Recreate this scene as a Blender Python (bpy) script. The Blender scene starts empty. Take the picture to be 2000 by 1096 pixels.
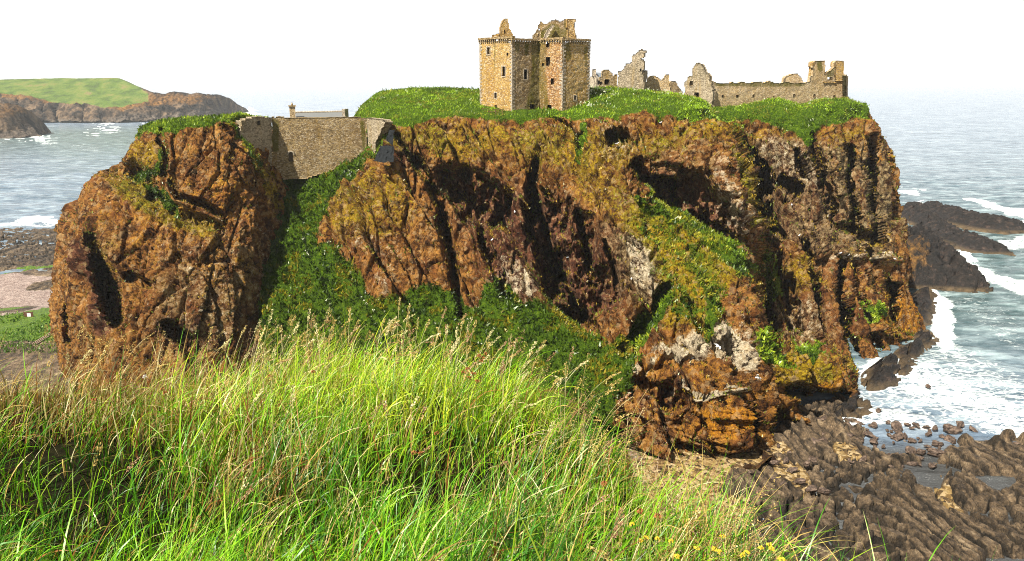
import bpy, math, random
import numpy as np
from mathutils import Vector

random.seed(7)
RNG = np.random.default_rng(11)
SC = bpy.context.scene
COL = SC.collection
F = 1500.0                      # focal length in photo pixels (photo is 2000 wide)
H = 50.0                        # eye height above the sea
PITCH = math.atan(388.0 / F)

# ------------------------------------------------------------------ camera
cd = bpy.data.cameras.new('camera')
cam = bpy.data.objects.new('camera', cd)
COL.objects.link(cam)
cd.sensor_width = 36.0
cd.lens = F / 2000.0 * 36.0
cd.clip_start = 0.05
cd.clip_end = 60000
cam.location = (0, 0, H)
cam.rotation_euler = (math.pi / 2 - PITCH, 0, 0)
SC.camera = cam

# ------------------------------------------------------------------ sky, sun, exposure
SUN_EL = math.radians(52)
SUN_AZ = math.radians(-136)      # direction towards the sun, clockwise from +Y (behind the viewer, a little to the left)
w = bpy.data.worlds.new('World')
SC.world = w
w.use_nodes = True
nt = w.node_tree
nt.nodes.clear()
out = nt.nodes.new('ShaderNodeOutputWorld')
sky = nt.nodes.new('ShaderNodeTexSky')
sky.sky_type = 'NISHITA'
sky.sun_disc = False
sky.sun_elevation = SUN_EL
sky.sun_rotation = SUN_AZ
sky.air_density = 1.0
sky.dust_density = 3.0
bg = nt.nodes.new('ShaderNodeBackground')
bg.inputs['Strength'].default_value = 0.07
nt.links.new(sky.outputs[0], bg.inputs['Color'])
# bright white overcast: thick towards the horizon, thinner and greyer overhead
tc = nt.nodes.new('ShaderNodeTexCoord')
sep = nt.nodes.new('ShaderNodeSeparateXYZ')
nt.links.new(tc.outputs['Generated'], sep.inputs[0])
nz = nt.nodes.new('ShaderNodeTexNoise')
nz.inputs['Scale'].default_value = 3.0
nz.inputs['Detail'].default_value = 6
mp = nt.nodes.new('ShaderNodeMapping')
mp.inputs['Scale'].default_value = (1, 1, 4)
nt.links.new(tc.outputs['Generated'], mp.inputs[0])
nt.links.new(mp.outputs[0], nz.inputs['Vector'])
mr = nt.nodes.new('ShaderNodeMapRange')
mr.inputs['From Min'].default_value = 0.13
mr.inputs['From Max'].default_value = 0.4
mr.inputs['To Min'].default_value = 1.0
mr.inputs['To Max'].default_value = 0.20
nt.links.new(sep.outputs['Z'], mr.inputs['Value'])
mul = nt.nodes.new('ShaderNodeMath'); mul.operation = 'MULTIPLY_ADD'
nt.links.new(nz.outputs['Fac'], mul.inputs[0])
mul.inputs[1].default_value = 0.25
mul.inputs[2].default_value = 0.50
m2 = nt.nodes.new('ShaderNodeMath'); m2.operation = 'MULTIPLY'
nt.links.new(mul.outputs[0], m2.inputs[0]); nt.links.new(mr.outputs[0], m2.inputs[1])
bg2 = nt.nodes.new('ShaderNodeBackground')
bg2.inputs['Color'].default_value = (1.0, 1.0, 1.0, 1)
nt.links.new(m2.outputs[0], bg2.inputs['Strength'])
mixw = nt.nodes.new('ShaderNodeMixShader')
mixw.inputs[0].default_value = 0.85
nt.links.new(bg.outputs[0], mixw.inputs[1]); nt.links.new(bg2.outputs[0], mixw.inputs[2])
nt.links.new(mixw.outputs[0], out.inputs[0])

sd = bpy.data.lights.new('sun', 'SUN')
sd.energy = 5.0
sd.angle = math.radians(0.8)
sd.color = (1.0, 0.94, 0.82)
sun = bpy.data.objects.new('sun', sd)
COL.objects.link(sun)
dv = Vector((math.sin(SUN_AZ) * math.cos(SUN_EL), math.cos(SUN_AZ) * math.cos(SUN_EL), math.sin(SUN_EL)))
sun.rotation_euler = dv.to_track_quat('Z', 'Y').to_euler()
sun.location = (-60, -60, 120)

SC.view_settings.view_transform = 'Standard'
SC.view_settings.look = 'None'
SC.view_settings.exposure = 1.12
SC.view_settings.gamma = 1
SC.view_settings.use_curve_mapping = False
SC.cycles.filter_width = 1.0
SC.cycles.use_denoising = True
SC.cycles.denoising_prefilter = 'NONE'

# ------------------------------------------------------------------ projection helpers
CP, SP = math.cos(PITCH), math.sin(PITCH)

def at(px, py, Y):
    """world point seen at photo pixel (px,py) at forward distance Y"""
    px = np.asarray(px, float); py = np.asarray(py, float); Y = np.asarray(Y, float)
    u = (px - 1000) / F; v = (548 - py) / F
    dy = CP + v * SP; dz = -SP + v * CP
    k = Y / dy
    return np.stack([u * k, Y + 0 * k, H + dz * k], -1)

def ground_y(py, z=0.0):
    v = (548 - np.asarray(py, float)) / F
    return (z - H) * (CP + v * SP) / (-SP + v * CP)

def to_px(P):
    x, y, z = P[..., 0], P[..., 1], P[..., 2] - H
    d = y * CP - z * SP; up = y * SP + z * CP
    return 1000 + F * x / d, 548 - F * up / d

# ------------------------------------------------------------------ noise
def _hash(ix, iy, iz, seed):
    h = (ix.astype(np.uint32) * np.uint32(73856093)) ^ (iy.astype(np.uint32) * np.uint32(19349663)) ^ (iz.astype(np.uint32) * np.uint32(83492791)) ^ np.uint32((seed * 2654435761) & 0xffffffff)
    h ^= h >> np.uint32(13); h = h * np.uint32(1274126177); h ^= h >> np.uint32(16)
    h = h * np.uint32(2246822519); h ^= h >> np.uint32(15)
    return h

def vnoise(P, seed=0):
    Pf = np.floor(P); f = P - Pf; I = Pf.astype(np.int64)
    f = f * f * f * (f * (f * 6 - 15) + 10)
    r = 0
    for dx in (0, 1):
        wx = f[..., 0] if dx else 1 - f[..., 0]
        for dy in (0, 1):
            wy = f[..., 1] if dy else 1 - f[..., 1]
            for dz in (0, 1):
                wz = f[..., 2] if dz else 1 - f[..., 2]
                h = _hash(I[..., 0] + dx, I[..., 1] + dy, I[..., 2] + dz, seed) / 4294967295.0
                r = r + wx * wy * wz * h
    return r * 2 - 1

def fbm(P, scale, octv=4, seed=0, gain=0.5, ridge=False):
    P = P / scale; a = 1.0; s = 0; t = 0
    for o in range(octv):
        n = vnoise(P + 17.3 * o, seed + o * 7)
        if ridge: n = 1 - 2 * np.abs(n)
        s = s + a * n; t += a; a *= gain; P = P * 2.03
    return s / t

def worley(P, scale, seed=0, vec=False):
    P = P / scale; Pf = np.floor(P); I = Pf.astype(np.int64)
    f1 = np.full(P.shape[:-1], 9.0); f2 = f1.copy(); idv = np.zeros(P.shape[:-1]); off = np.zeros(P.shape)
    for dx in (-1, 0, 1):
        for dy in (-1, 0, 1):
            for dz in (-1, 0, 1):
                c = [I[..., 0] + dx, I[..., 1] + dy, I[..., 2] + dz]
                h = _hash(c[0], c[1], c[2], seed)
                q = [c[0] + (h & np.uint32(1023)) / 1023.0, c[1] + ((h >> np.uint32(10)) & np.uint32(1023)) / 1023.0, c[2] + ((h >> np.uint32(20)) & np.uint32(1023)) / 1023.0]
                d = (q[0] - P[..., 0]) ** 2 + (q[1] - P[..., 1]) ** 2 + (q[2] - P[..., 2]) ** 2
                near = d < f1
                f2 = np.where(near, f1, np.minimum(f2, d))
                idv = np.where(near, h / 4294967295.0, idv)
                if vec:
                    for k in range(3): off[..., k] = np.where(near, P[..., k] - q[k], off[..., k])
                f1 = np.where(near, d, f1)
    if vec:      # tilted facet height: every cell is a plane with its own slope
        t1 = np.modf(idv * 971.3)[0] * 6.283; 
        return np.sqrt(f1), np.sqrt(f2), idv, (off[..., 0] * np.cos(t1) + off[..., 1] * np.cos(t1) * 0.4 + off[..., 2] * np.sin(t1))
    return np.sqrt(f1), np.sqrt(f2), idv

def saw(P, d, spacing, seed, warp=0.25):
    """joint set: parallel planes cut the rock into slabs. returns position inside the slab and the slab's own number"""
    d = np.array(d, float); d /= np.linalg.norm(d)
    t = (P * d).sum(-1) / spacing + warp * fbm(P, spacing * 2.5, 4, seed, 0.55) + 0.6 * fbm(P, spacing * 9, 2, seed + 1)
    i = np.floor(t)
    return t - i, np.abs(np.modf(np.sin(i * 12.9898 + seed) * 43758.5453)[0])

def sstep(a, b, x):
    t = np.clip((x - a) / (b - a), 0, 1)
    return t * t * (3 - 2 * t)

def seg_d(px, py, a, b):
    ax, ay = a[0], a[1]; bx, by = b[0] - ax, b[1] - ay
    t = np.clip(((px - ax) * bx + (py - ay) * by) / (bx * bx + by * by + 1e-9), 0, 1)
    return np.hypot(px - ax - t * bx, py - ay - t * by), t

def sdpoly(px, py, poly):
    """signed distance, positive inside"""
    d = np.full(px.shape, 1e9); ins = np.zeros(px.shape, bool)
    n = len(poly)
    for i in range(n):
        a, b = poly[i], poly[(i + 1) % n]
        d = np.minimum(d, seg_d(px, py, a, b)[0])
        c = ((a[1] > py) != (b[1] > py)) & (px < (b[0] - a[0]) * (py - a[1]) / (b[1] - a[1] + 1e-12) + a[0])
        ins ^= c
    return np.where(ins, d, -d)

def stroke(px, py, pts):
    """1 on the polyline's core, 0 beyond its (varying) radius; pts=(x,y,r)"""
    r = np.zeros(px.shape)
    for a, b in zip(pts[:-1], pts[1:]):
        d, t = seg_d(px, py, a, b)
        rad = a[2] + (b[2] - a[2]) * t
        r = np.maximum(r, 1 - sstep(0.6, 1.15, d / rad))
    return r

def tps(ctrl):
    c = np.array(ctrl, float); X = c[:, :2] / 100.0; n = len(c)
    def k(r2): return 0.5 * r2 * np.log(r2 + 1e-12)
    D = ((X[:, None] - X[None]) ** 2).sum(-1)
    A = np.zeros((n + 3, n + 3)); A[:n, :n] = k(D) + np.eye(n) * 0.02
    A[:n, n] = 1; A[:n, n + 1:] = X; A[n:, :n] = A[:n, n:].T
    s = np.linalg.solve(A, np.concatenate([c[:, 2], [0, 0, 0]]))
    def ev(px, py):
        x = px / 100.0; y = py / 100.0
        r = s[n] + s[n + 1] * x + s[n + 2] * y
        for i in range(n):
            r = r + s[i] * k((x - X[i, 0]) ** 2 + (y - X[i, 1]) ** 2)
        return r
    return ev

# ------------------------------------------------------------------ mesh helpers
def tag(o, label=None, cat=None, group=None, kind=None):
    if label: o['label'] = label
    if cat: o['category'] = cat
    if group: o['group'] = group
    if kind: o['kind'] = kind
    return o

def empty(name, loc, label, cat, group=None):
    o = bpy.data.objects.new(name, None)
    COL.objects.link(o); o.location = loc; o.empty_display_size = 0.3
    return tag(o, label, cat, group)

def link_mesh(name, me, mat, parent=None):
    o = bpy.data.objects.new(name, me)
    if mat: me.materials.append(mat)
    COL.objects.link(o)
    if parent is not None:
        o.parent = parent
        q, L = parent, Vector((0, 0, 0))
        while q is not None: L = L + Vector(q.location); q = q.parent
        o.location = -L                          # meshes are written in world coordinates
    return o

def mesh_np(name, V, Fc, mat=None, parent=None, smooth=True, attrs=None):
    """V (n,3); Fc (m,4) or (m,3) array"""
    V = np.ascontiguousarray(V, np.float32).reshape(-1, 3); Fc = np.ascontiguousarray(Fc, np.int32)
    me = bpy.data.meshes.new(name)
    m, k = Fc.shape
    me.vertices.add(len(V)); me.vertices.foreach_set('co', V.ravel())
    me.loops.add(m * k); me.loops.foreach_set('vertex_index', Fc.ravel())
    me.polygons.add(m)
    me.polygons.foreach_set('loop_start', np.arange(0, m * k, k, dtype=np.int32))
    me.polygons.foreach_set('loop_total', np.full(m, k, np.int32))
    if smooth: me.polygons.foreach_set('use_smooth', np.ones(m, bool))
    me.update(calc_edges=True)
    for an, av in (attrs or {}).items():
        av = np.asarray(av, np.float32)
        if av.ndim == 1:
            a = me.attributes.new(an, 'FLOAT', 'POINT'); a.data.foreach_set('value', av)
        else:
            if av.shape[1] == 3: av = np.concatenate([av, np.ones((len(av), 1), np.float32)], 1)
            a = me.attributes.new(an, 'FLOAT_COLOR', 'POINT'); a.data.foreach_set('color', np.ascontiguousarray(av).ravel())
    return link_mesh(name, me, mat, parent)

def grid_faces(nr, nc):
    i = np.arange(nr - 1)[:, None] * nc + np.arange(nc - 1)[None]
    i = i.ravel()
    return np.stack([i, i + nc, i + nc + 1, i + 1], 1)

def grid_normals(P):
    du = np.gradient(P, axis=1); dvv = np.gradient(P, axis=0)
    n = np.cross(dvv, du)
    n /= np.linalg.norm(n, axis=-1, keepdims=True) + 1e-9
    return n

class MB:
    """collects simple shapes into one mesh"""
    def __init__(s): s.v = []; s.f = []
    def add(s, V, Fs):
        o = len(s.v); s.v += [tuple(map(float, p)) for p in V]; s.f += [tuple(o + i for i in f) for f in Fs]
    def box(s, c, half, rz=0, jit=0.0):
        cz, sz = math.cos(rz), math.sin(rz); V = []
        for dx, dy, dz in ((-1, -1, -1), (1, -1, -1), (1, 1, -1), (-1, 1, -1), (-1, -1, 1), (1, -1, 1), (1, 1, 1), (-1, 1, 1)):
            x, y = dx * half[0] + random.uniform(-jit, jit), dy * half[1] + random.uniform(-jit, jit)
            V.append((c[0] + x * cz - y * sz, c[1] + x * sz + y * cz, c[2] + dz * half[2] + random.uniform(-jit, jit)))
        s.add(V, [(0, 3, 2, 1), (4, 5, 6, 7), (0, 1, 5, 4), (1, 2, 6, 5), (2, 3, 7, 6), (3, 0, 4, 7)])
    def tube(s, pts, rads, n=6):
        pts = [Vector(p) for p in pts]; rings = []
        for i, p in enumerate(pts):
            d = (pts[min(i + 1, len(pts) - 1)] - pts[max(i - 1, 0)]).normalized()
            a = d.orthogonal().normalized(); b = d.cross(a)
            rings.append([p + (a * math.cos(t) + b * math.sin(t)) * rads[i] for t in [2 * math.pi * k / n for k in range(n)]])
        V = [q for r in rings for q in r]; Fs = []
        for i in range(len(rings) - 1):
            for k in range(n):
                Fs.append((i * n + k, i * n + (k + 1) % n, (i + 1) * n + (k + 1) % n, (i + 1) * n + k))
        Fs.append(tuple(range(n))[::-1]); Fs.append(tuple((len(rings) - 1) * n + k for k in range(n)))
        s.add(V, Fs)
    def build(s, name, mat, parent=None, smooth=False):
        me = bpy.data.meshes.new(name); me.from_pydata(s.v, [], s.f); me.update()
        if smooth: me.polygons.foreach_set('use_smooth', np.ones(len(me.polygons), bool))
        return link_mesh(name, me, mat, parent)

# ------------------------------------------------------------------ material helpers
class NT:
    def __init__(s, name):
        s.m = bpy.data.materials.new(name); s.m.use_nodes = True; s.t = s.m.node_tree
        s.b = s.t.nodes['Principled BSDF']; s.o = s.t.nodes['Material Output']
        s.tc = s.t.nodes.new('ShaderNodeTexCoord')
    def n(s, t, **k):
        x = s.t.nodes.new('ShaderNode' + t)
        for a, v in k.items(): setattr(x, a, v)
        return x
    def l(s, a, b): s.t.links.new(a, b)
    def setin(s, inp, v):
        if hasattr(v, 'is_linked') or isinstance(v, bpy.types.NodeSocket): s.l(v, inp)
        else: inp.default_value = v if not (isinstance(v, tuple) and len(v) == 3 and inp.type == 'RGBA') else (*v, 1)
    def noise(s, scale, detail=5, rough=0.6, vec=None, dist=0.0, stretch=None, color=False):
        x = s.n('TexNoise'); x.inputs['Scale'].default_value = scale; x.inputs['Detail'].default_value = detail
        x.inputs['Roughness'].default_value = rough; x.inputs['Distortion'].default_value = dist
        v = vec or s.tc.outputs['Object']
        if stretch:
            m = s.n('Mapping'); m.inputs['Scale'].default_value = stretch; s.l(v, m.inputs[0]); v = m.outputs[0]
        s.l(v, x.inputs['Vector'])
        return x.outputs['Color' if color else 'Fac']
    def voro(s, scale, out='Distance', feature='F1', vec=None, stretch=None):
        x = s.n('TexVoronoi', feature=feature); x.inputs['Scale'].default_value = scale
        v = vec or s.tc.outputs['Object']
        if stretch:
            m = s.n('Mapping'); m.inputs['Scale'].default_value = stretch; s.l(v, m.inputs[0]); v = m.outputs[0]
        s.l(v, x.inputs['Vector'])
        return x.outputs[out]
    def ramp(s, v, stops):
        x = s.n('ValToRGB'); s.l(v, x.inputs[0]); e = x.color_ramp.elements
        while len(e) < len(stops): e.new(0.5)
        for i, (p, c) in enumerate(stops):
            e[i].position = p; e[i].color = (*c, 1) if isinstance(c, tuple) else (c, c, c, 1)
        return x.outputs[0]
    def mix(s, f, a, b, mode='MIX'):
        x = s.n('Mix', data_type='RGBA', blend_type=mode)
        s.setin(x.inputs[0], f); s.setin(x.inputs[6], a); s.setin(x.inputs[7], b)
        return x.outputs[2]
    def math(s, op, a, b=0.0, c=0.0, clamp=False):
        x = s.n('Math', operation=op); x.use_clamp = clamp
        s.setin(x.inputs[0], a); s.setin(x.inputs[1], b); s.setin(x.inputs[2], c)
        return x.outputs[0]
    def rng(s, v, a, b, c=0.0, d=1.0):
        x = s.n('MapRange'); s.l(v, x.inputs[0])
        for i, q in enumerate((a, b, c, d)): x.inputs[i + 1].default_value = q
        return x.outputs[0]
    def attr(s, name, out='Color'):
        x = s.n('Attribute', attribute_name=name); return x.outputs[out]
    def bump(s, h, strength=0.5, dist=0.1, nrm=None):
        x = s.n('Bump'); x.inputs['Strength'].default_value = strength; x.inputs['Distance'].default_value = dist
        s.l(h, x.inputs['Height'])
        if nrm is not None: s.l(nrm, x.inputs['Normal'])
        return x.outputs[0]
    def fin(s, col, rough=0.9, nrm=None, spec=0.2):
        s.setin(s.b.inputs['Base Color'], col); s.setin(s.b.inputs['Roughness'], rough)
        s.b.inputs['Specular IOR Level'].default_value = spec
        if nrm is not None: s.l(nrm, s.b.inputs['Normal'])
        return s.m
# ================================================================== rock, turf, sea materials
def mat_cliff():
    s = NT('cliff rock with lichen and moss')
    mk = s.n('SeparateColor'); s.l(s.attr('mask'), mk.inputs[0])
    G, M, W = mk.outputs[0], mk.outputs[1], mk.outputs[2]
    m2 = s.n('SeparateColor'); s.l(s.attr('mask2'), m2.inputs[0])
    BARE_SHADE, RUST, WET_SHADE = m2.outputs[0], m2.outputs[1], m2.outputs[2]
    n_lo = s.noise(0.09, 5, 0.62)
    n_mid = s.noise(0.42, 10, 0.80, dist=0.12)
    n_hi = s.noise(2.6, 5, 0.8)
    n_big = s.noise(0.13, 4, 0.6, stretch=(1.0, 1.0, 0.45))
    n_dk = s.noise(0.8, 8, 0.84, dist=0.15, vec=s.attr('shift', 'Vector'))
    st = s.noise(0.35, 7, 0.75, stretch=(1.0, 1.0, 0.25))
    pebf = s.voro(1.6, 'Color'); pebd = s.voro(1.6, 'Distance')
    pebs = s.n('SeparateColor'); s.l(pebf, pebs.inputs[0])
    rock = s.ramp(n_mid, [(0.36, (0.016, 0.007, 0.003)), (0.45, (0.095, 0.040, 0.012)), (0.52, (0.23, 0.105, 0.026)), (0.60, (0.36, 0.185, 0.048)), (0.72, (0.48, 0.32, 0.14))])
    grey = s.ramp(n_dk, [(0.40, (0.008, 0.006, 0.004)), (0.48, (0.080, 0.054, 0.026)), (0.54, (0.21, 0.155, 0.080)), (0.66, (0.44, 0.37, 0.25))])
    GREY = s.attr('grey', 'Fac')
    rock = s.mix(s.rng(s.math('ADD', GREY, s.math('MULTIPLY', s.math('SUBTRACT', n_mid, 0.5), 2.0)), 0.35, 0.65), rock, grey)
    rock = s.mix(s.math('MULTIPLY', s.rng(st, 0.50, 0.60), 0.45), rock, (0.20, 0.068, 0.022))
    bare = s.ramp(n_mid, [(0.38, (0.008, 0.003, 0.003)), (0.5, (0.070, 0.024, 0.016)), (0.60, (0.19, 0.085, 0.055)), (0.74, (0.40, 0.25, 0.18))])  # bare rock tones, deepened to put some hollow shade into the colour
    rock = s.mix(BARE_SHADE, rock, bare)
    def cover(mask, a, b, k1=1.5, k2=0.7):
        """ragged patchy cover: the mask pushed about by two sizes of noise"""
        v = s.math('ADD', mask, s.math('MULTIPLY', s.math('SUBTRACT', n_mid, 0.5), k1))
        v = s.math('ADD', v, s.math('MULTIPLY', s.math('SUBTRACT', n_hi, 0.5), k2))
        return s.rng(v, a, b)
    lich = s.ramp(n_hi, [(0.33, (0.10, 0.036, 0.003)), (0.5, (0.33, 0.135, 0.008)), (0.66, (0.56, 0.29, 0.025))])
    rock = s.mix(cover(RUST, 0.32, 0.62), rock, lich)
    moss = s.ramp(n_hi, [(0.34, (0.055, 0.034, 0.002)), (0.5, (0.22, 0.145, 0.006)), (0.66, (0.43, 0.31, 0.018))])
    moss = s.mix(s.math('MULTIPLY', s.rng(n_big, 0.50, 0.42), 0.7), moss, s.ramp(n_hi, [(0.34, (0.030, 0.030, 0.002)), (0.5, (0.12, 0.125, 0.006)), (0.66, (0.28, 0.27, 0.018))]))
    rock = s.mix(cover(M, 0.36, 0.66), rock, moss)
    # small pale lichen crusts and dark specks
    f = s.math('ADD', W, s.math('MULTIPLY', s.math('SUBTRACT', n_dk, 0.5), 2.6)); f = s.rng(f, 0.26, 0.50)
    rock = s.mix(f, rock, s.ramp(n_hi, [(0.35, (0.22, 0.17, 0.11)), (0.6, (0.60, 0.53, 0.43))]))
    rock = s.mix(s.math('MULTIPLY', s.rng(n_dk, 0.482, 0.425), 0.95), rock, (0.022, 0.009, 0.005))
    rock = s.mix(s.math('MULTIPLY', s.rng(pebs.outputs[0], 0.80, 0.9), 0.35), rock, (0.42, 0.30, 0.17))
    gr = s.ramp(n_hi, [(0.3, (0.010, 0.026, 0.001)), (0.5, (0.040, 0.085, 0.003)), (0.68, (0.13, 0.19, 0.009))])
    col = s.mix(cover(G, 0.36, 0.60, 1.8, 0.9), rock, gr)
    col = s.mix(WET_SHADE, col, s.mix(0.72, col, (0.018, 0.012, 0.010)))  # tide wetness, and the cavern strokes' shade, both as dark colour
    h = s.math('ADD', s.math('MULTIPLY', n_mid, 1.2), s.math('MULTIPLY', n_hi, 0.3))
    h = s.math('ADD', h, s.math('MULTIPLY', n_dk, 0.7))
    h = s.math('ADD', h, s.math('MULTIPLY', pebd, -0.15))
    col = s.mix(1.0, col, (1.18, 1.14, 1.0), 'MULTIPLY')
    return s.fin(col, 0.93, s.bump(h, 1.0, 0.8), 0.12)

def mat_turf():
    s = NT('grass tufts')
    s.t.nodes.remove(s.b)
    c = s.attr('col')
    d = s.n('BsdfDiffuse'); t = s.n('BsdfTranslucent'); m = s.n('MixShader'); m.inputs[0].default_value = 0.25
    s.l(c, d.inputs[0]); s.l(c, t.inputs[0]); s.l(d.outputs[0], m.inputs[1]); s.l(t.outputs[0], m.inputs[2])
    g = s.n('BsdfGlossy'); g.inputs['Roughness'].default_value = 0.4; g.inputs['Color'].default_value = (0.9, 0.95, 0.85, 1)
    m2 = s.n('MixShader'); m2.inputs[0].default_value = 0.035
    s.l(m.outputs[0], m2.inputs[1]); s.l(g.outputs[0], m2.inputs[2]); s.l(m2.outputs[0], s.o.inputs[0])
    return s.m

M_CLIFF = mat_cliff()
M_TURF = mat_turf()

# ================================================================== relief builder
def interp_stations(stations, nu, nv):
    """stations: list of polylines (top to bottom) in photo pixels -> (nv,nu,2) grid"""
    S = []
    for st in stations:
        st = np.array(st, float); t = np.linspace(0, 1, len(st))
        # arc-length-like spacing keeps rows even
        tv = np.linspace(0, 1, nv)
        S.append(np.stack([np.interp(tv, t, st[:, 0]), np.interp(tv, t, st[:, 1])], -1))
    S = np.array(S)                                   # k,nv,2
    xs = S[:, nv // 2, 0]; cum = np.concatenate([[0], np.cumsum(np.maximum(np.abs(np.diff(xs)), 12))]); cum /= cum[-1]
    uu = np.linspace(0, 1, nu)
    G = np.empty((nv, nu, 2))
    for j in range(nv):
        for c in (0, 1): G[j, :, c] = np.interp(uu, cum, S[:, j, c])
    return G

def smooth_grid(A, n=6):
    for _ in range(n):
        A[1:-1, 1:-1] = (A[1:-1, 1:-1] * 2 + A[:-2, 1:-1] + A[2:, 1:-1] + A[1:-1, :-2] + A[1:-1, 2:]) / 6
    return A

TUFTS = []      # (position, normal, colour, size) arrays collected from every grassy surface

def masks_from(px, py, spec, P):
    """spec: list of (channel, polygon, softness, strength)"""
    ch = {k: np.zeros(px.shape) for k in 'gmwbrdk'}
    wx = px + 24 * fbm(P, 6.0, 6, 91, 0.62); wy = py + 24 * fbm(P, 6.0, 6, 92, 0.62)
    for c, poly, soft, k in spec:
        if len(poly[0]) == 3: v = stroke(wx, wy, poly) * k
        else: v = sstep(-soft * 1.5, soft * 1.5, sdpoly(wx, wy, poly)) * k
        if k < 0: ch[c] = np.clip(ch[c] + v, 0, 1)
        else: ch[c] = np.maximum(ch[c], v)
    return ch

def rock_noise(P, N, amp=1.0, lean=(0.35, 0.0, 1.0), seed=3, slab=1.0, rough=1.0, bed=1.0):
    """displacement in metres along the normal: slanting ribs, ledges, blocks and pebbly roughness"""
    a = np.array(lean, float); a /= np.linalg.norm(a)
    al = (P * a).sum(-1, keepdims=True)
    Q = P - al * a * 0.78                                   # stretched along the ribs
    wv = np.stack([fbm(P, 9, 3, seed + 1), fbm(P, 9, 3, seed + 2), fbm(P, 9, 3, seed + 5)], -1)
    rib = fbm(Q + wv * 2.0, 7.0, 4, seed + 3, 0.5, ridge=True)
    f1, f2, idv, tl = worley(Q + wv * 1.0, 5.0, seed + 13, True)
    crack = 1 - sstep(0.0, 0.12, f2 - f1)
    blk = (idv - 0.5) * 1.8 + tl * 1.6 - 2.4 * crack
    h1, h2, hid, tl2 = worley(P * np.array([1, 1, 0.6]) + wv * 0.8, 2.0, seed + 15, True)
    blk2 = (hid - 0.5) * 0.8 + tl2 * 0.8 - 0.6 * (1 - sstep(0.0, 0.15, h2 - h1))
    k1, k2, kid, tl3 = worley(P + wv * 0.3, 0.8, seed + 19, True)
    blk3 = (kid - 0.5) * 0.45 + tl3 * 0.4
    fine = fbm(P, 1.2, 4, seed + 21, 0.65)
    pit = np.minimum(fbm(P, 2.4, 4, seed + 25, 0.6) + 0.2, 0) * 4.0
    jd = (1.0, 0.25, -a[0] / a[2])
    s1, i1 = saw(P, jd, 5.2, seed + 41, 0.3)
    s2, i2 = saw(P, jd, 1.7, seed + 43, 0.5)
    b1, j1 = saw(P, (0.30, 0.1, 1.0), 3.3, seed + 45, 0.45)
    b2, j2 = saw(P, (0.30, 0.1, 1.0), 1.1, seed + 47, 0.5)
    amt = sstep(-0.35, 0.25, fbm(P, 9, 3, seed + 49)); amt2 = sstep(-0.2, 0.4, fbm(P, 7, 3, seed + 51))
    slabs = (s1 - 0.5) * 2.9 * (0.5 + amt) + (i1 - 0.5) * 1.6 - 1.3 * (1 - sstep(0, 0.10, np.minimum(s1, 1 - s1)))
    slabs = slabs + ((s2 - 0.5) * 0.75 + (i2 - 0.5) * 0.6) * (0.3 + amt2)
    beds = (0.5 - b1) * 1.3 * amt2 + (j1 - 0.5) * 0.7 + (0.5 - b2) * 0.45 * amt
    return amp * (1.1 * rib + slab * (slabs * (1.5 - 0.5 * bed) + beds * bed) + 0.5 * blk + 0.45 * blk2 * rough + 0.32 * blk3 * rough + 0.2 * fine * rough + pit * 0.5 * rough)

def sample_tufts(P, N, dens, colf, size, seed, up=0.6):
    """scatter points over a grid surface; dens (r,c) = tufts per square metre"""
    rng = np.random.default_rng(seed)
    A = P[:-1, :-1]; B = P[1:, :-1]; C = P[:-1, 1:]
    area = np.linalg.norm(np.cross(B - A, C - A), axis=-1)
    lam = area * dens[:-1, :-1]
    cnt = rng.poisson(np.clip(lam, 0, 6))
    idx = np.repeat(np.arange(cnt.size), cnt.ravel())
    r = rng.random((len(idx), 2))
    A_, B_, C_ = A.reshape(-1, 3)[idx], B.reshape(-1, 3)[idx], C.reshape(-1, 3)[idx]
    pos = A_ + (B_ - A_) * r[:, :1] + (C_ - A_) * r[:, 1:]
    nn = N[:-1, :-1].reshape(-1, 3)[idx]
    TUFTS.append((pos, nn, colf(pos, idx), size * (0.6 + 0.8 * rng.random(len(idx)))))

def green_cols(light=1.0):
    def f(pos, idx):
        n = fbm(pos, 2.2, 3, 55)[:, None]; r = RNG.random((len(pos), 1))
        a = np.array([0.028, 0.085, 0.004]); b = np.array([0.13, 0.26, 0.012]); y = np.array([0.27, 0.32, 0.03])
        t = np.clip(0.5 + n * 0.9 + (r - 0.5) * 0.5, 0, 1) * light
        c = a + (b - a) * np.clip(t, 0, 1.2)
        return c + (y - c) * np.clip((t - 0.75) * 1.6, 0, 0.8)
    return f

def moss_cols(pos, idx):
    r = RNG.random((len(pos), 1)); n = fbm(pos, 1.8, 3, 56)[:, None]
    a = np.array([0.10, 0.055, 0.004]); b = np.array([0.40, 0.27, 0.02])
    t = np.clip(0.45 + n + (r - 0.5) * 0.6, 0, 1)
    c = a + (b - a) * t
    g2 = fbm(pos, 2.6, 3, 57)[:, None]
    return np.where(g2 > 0.12, c * np.array([0.45, 0.85, 0.8]), c)

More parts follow.
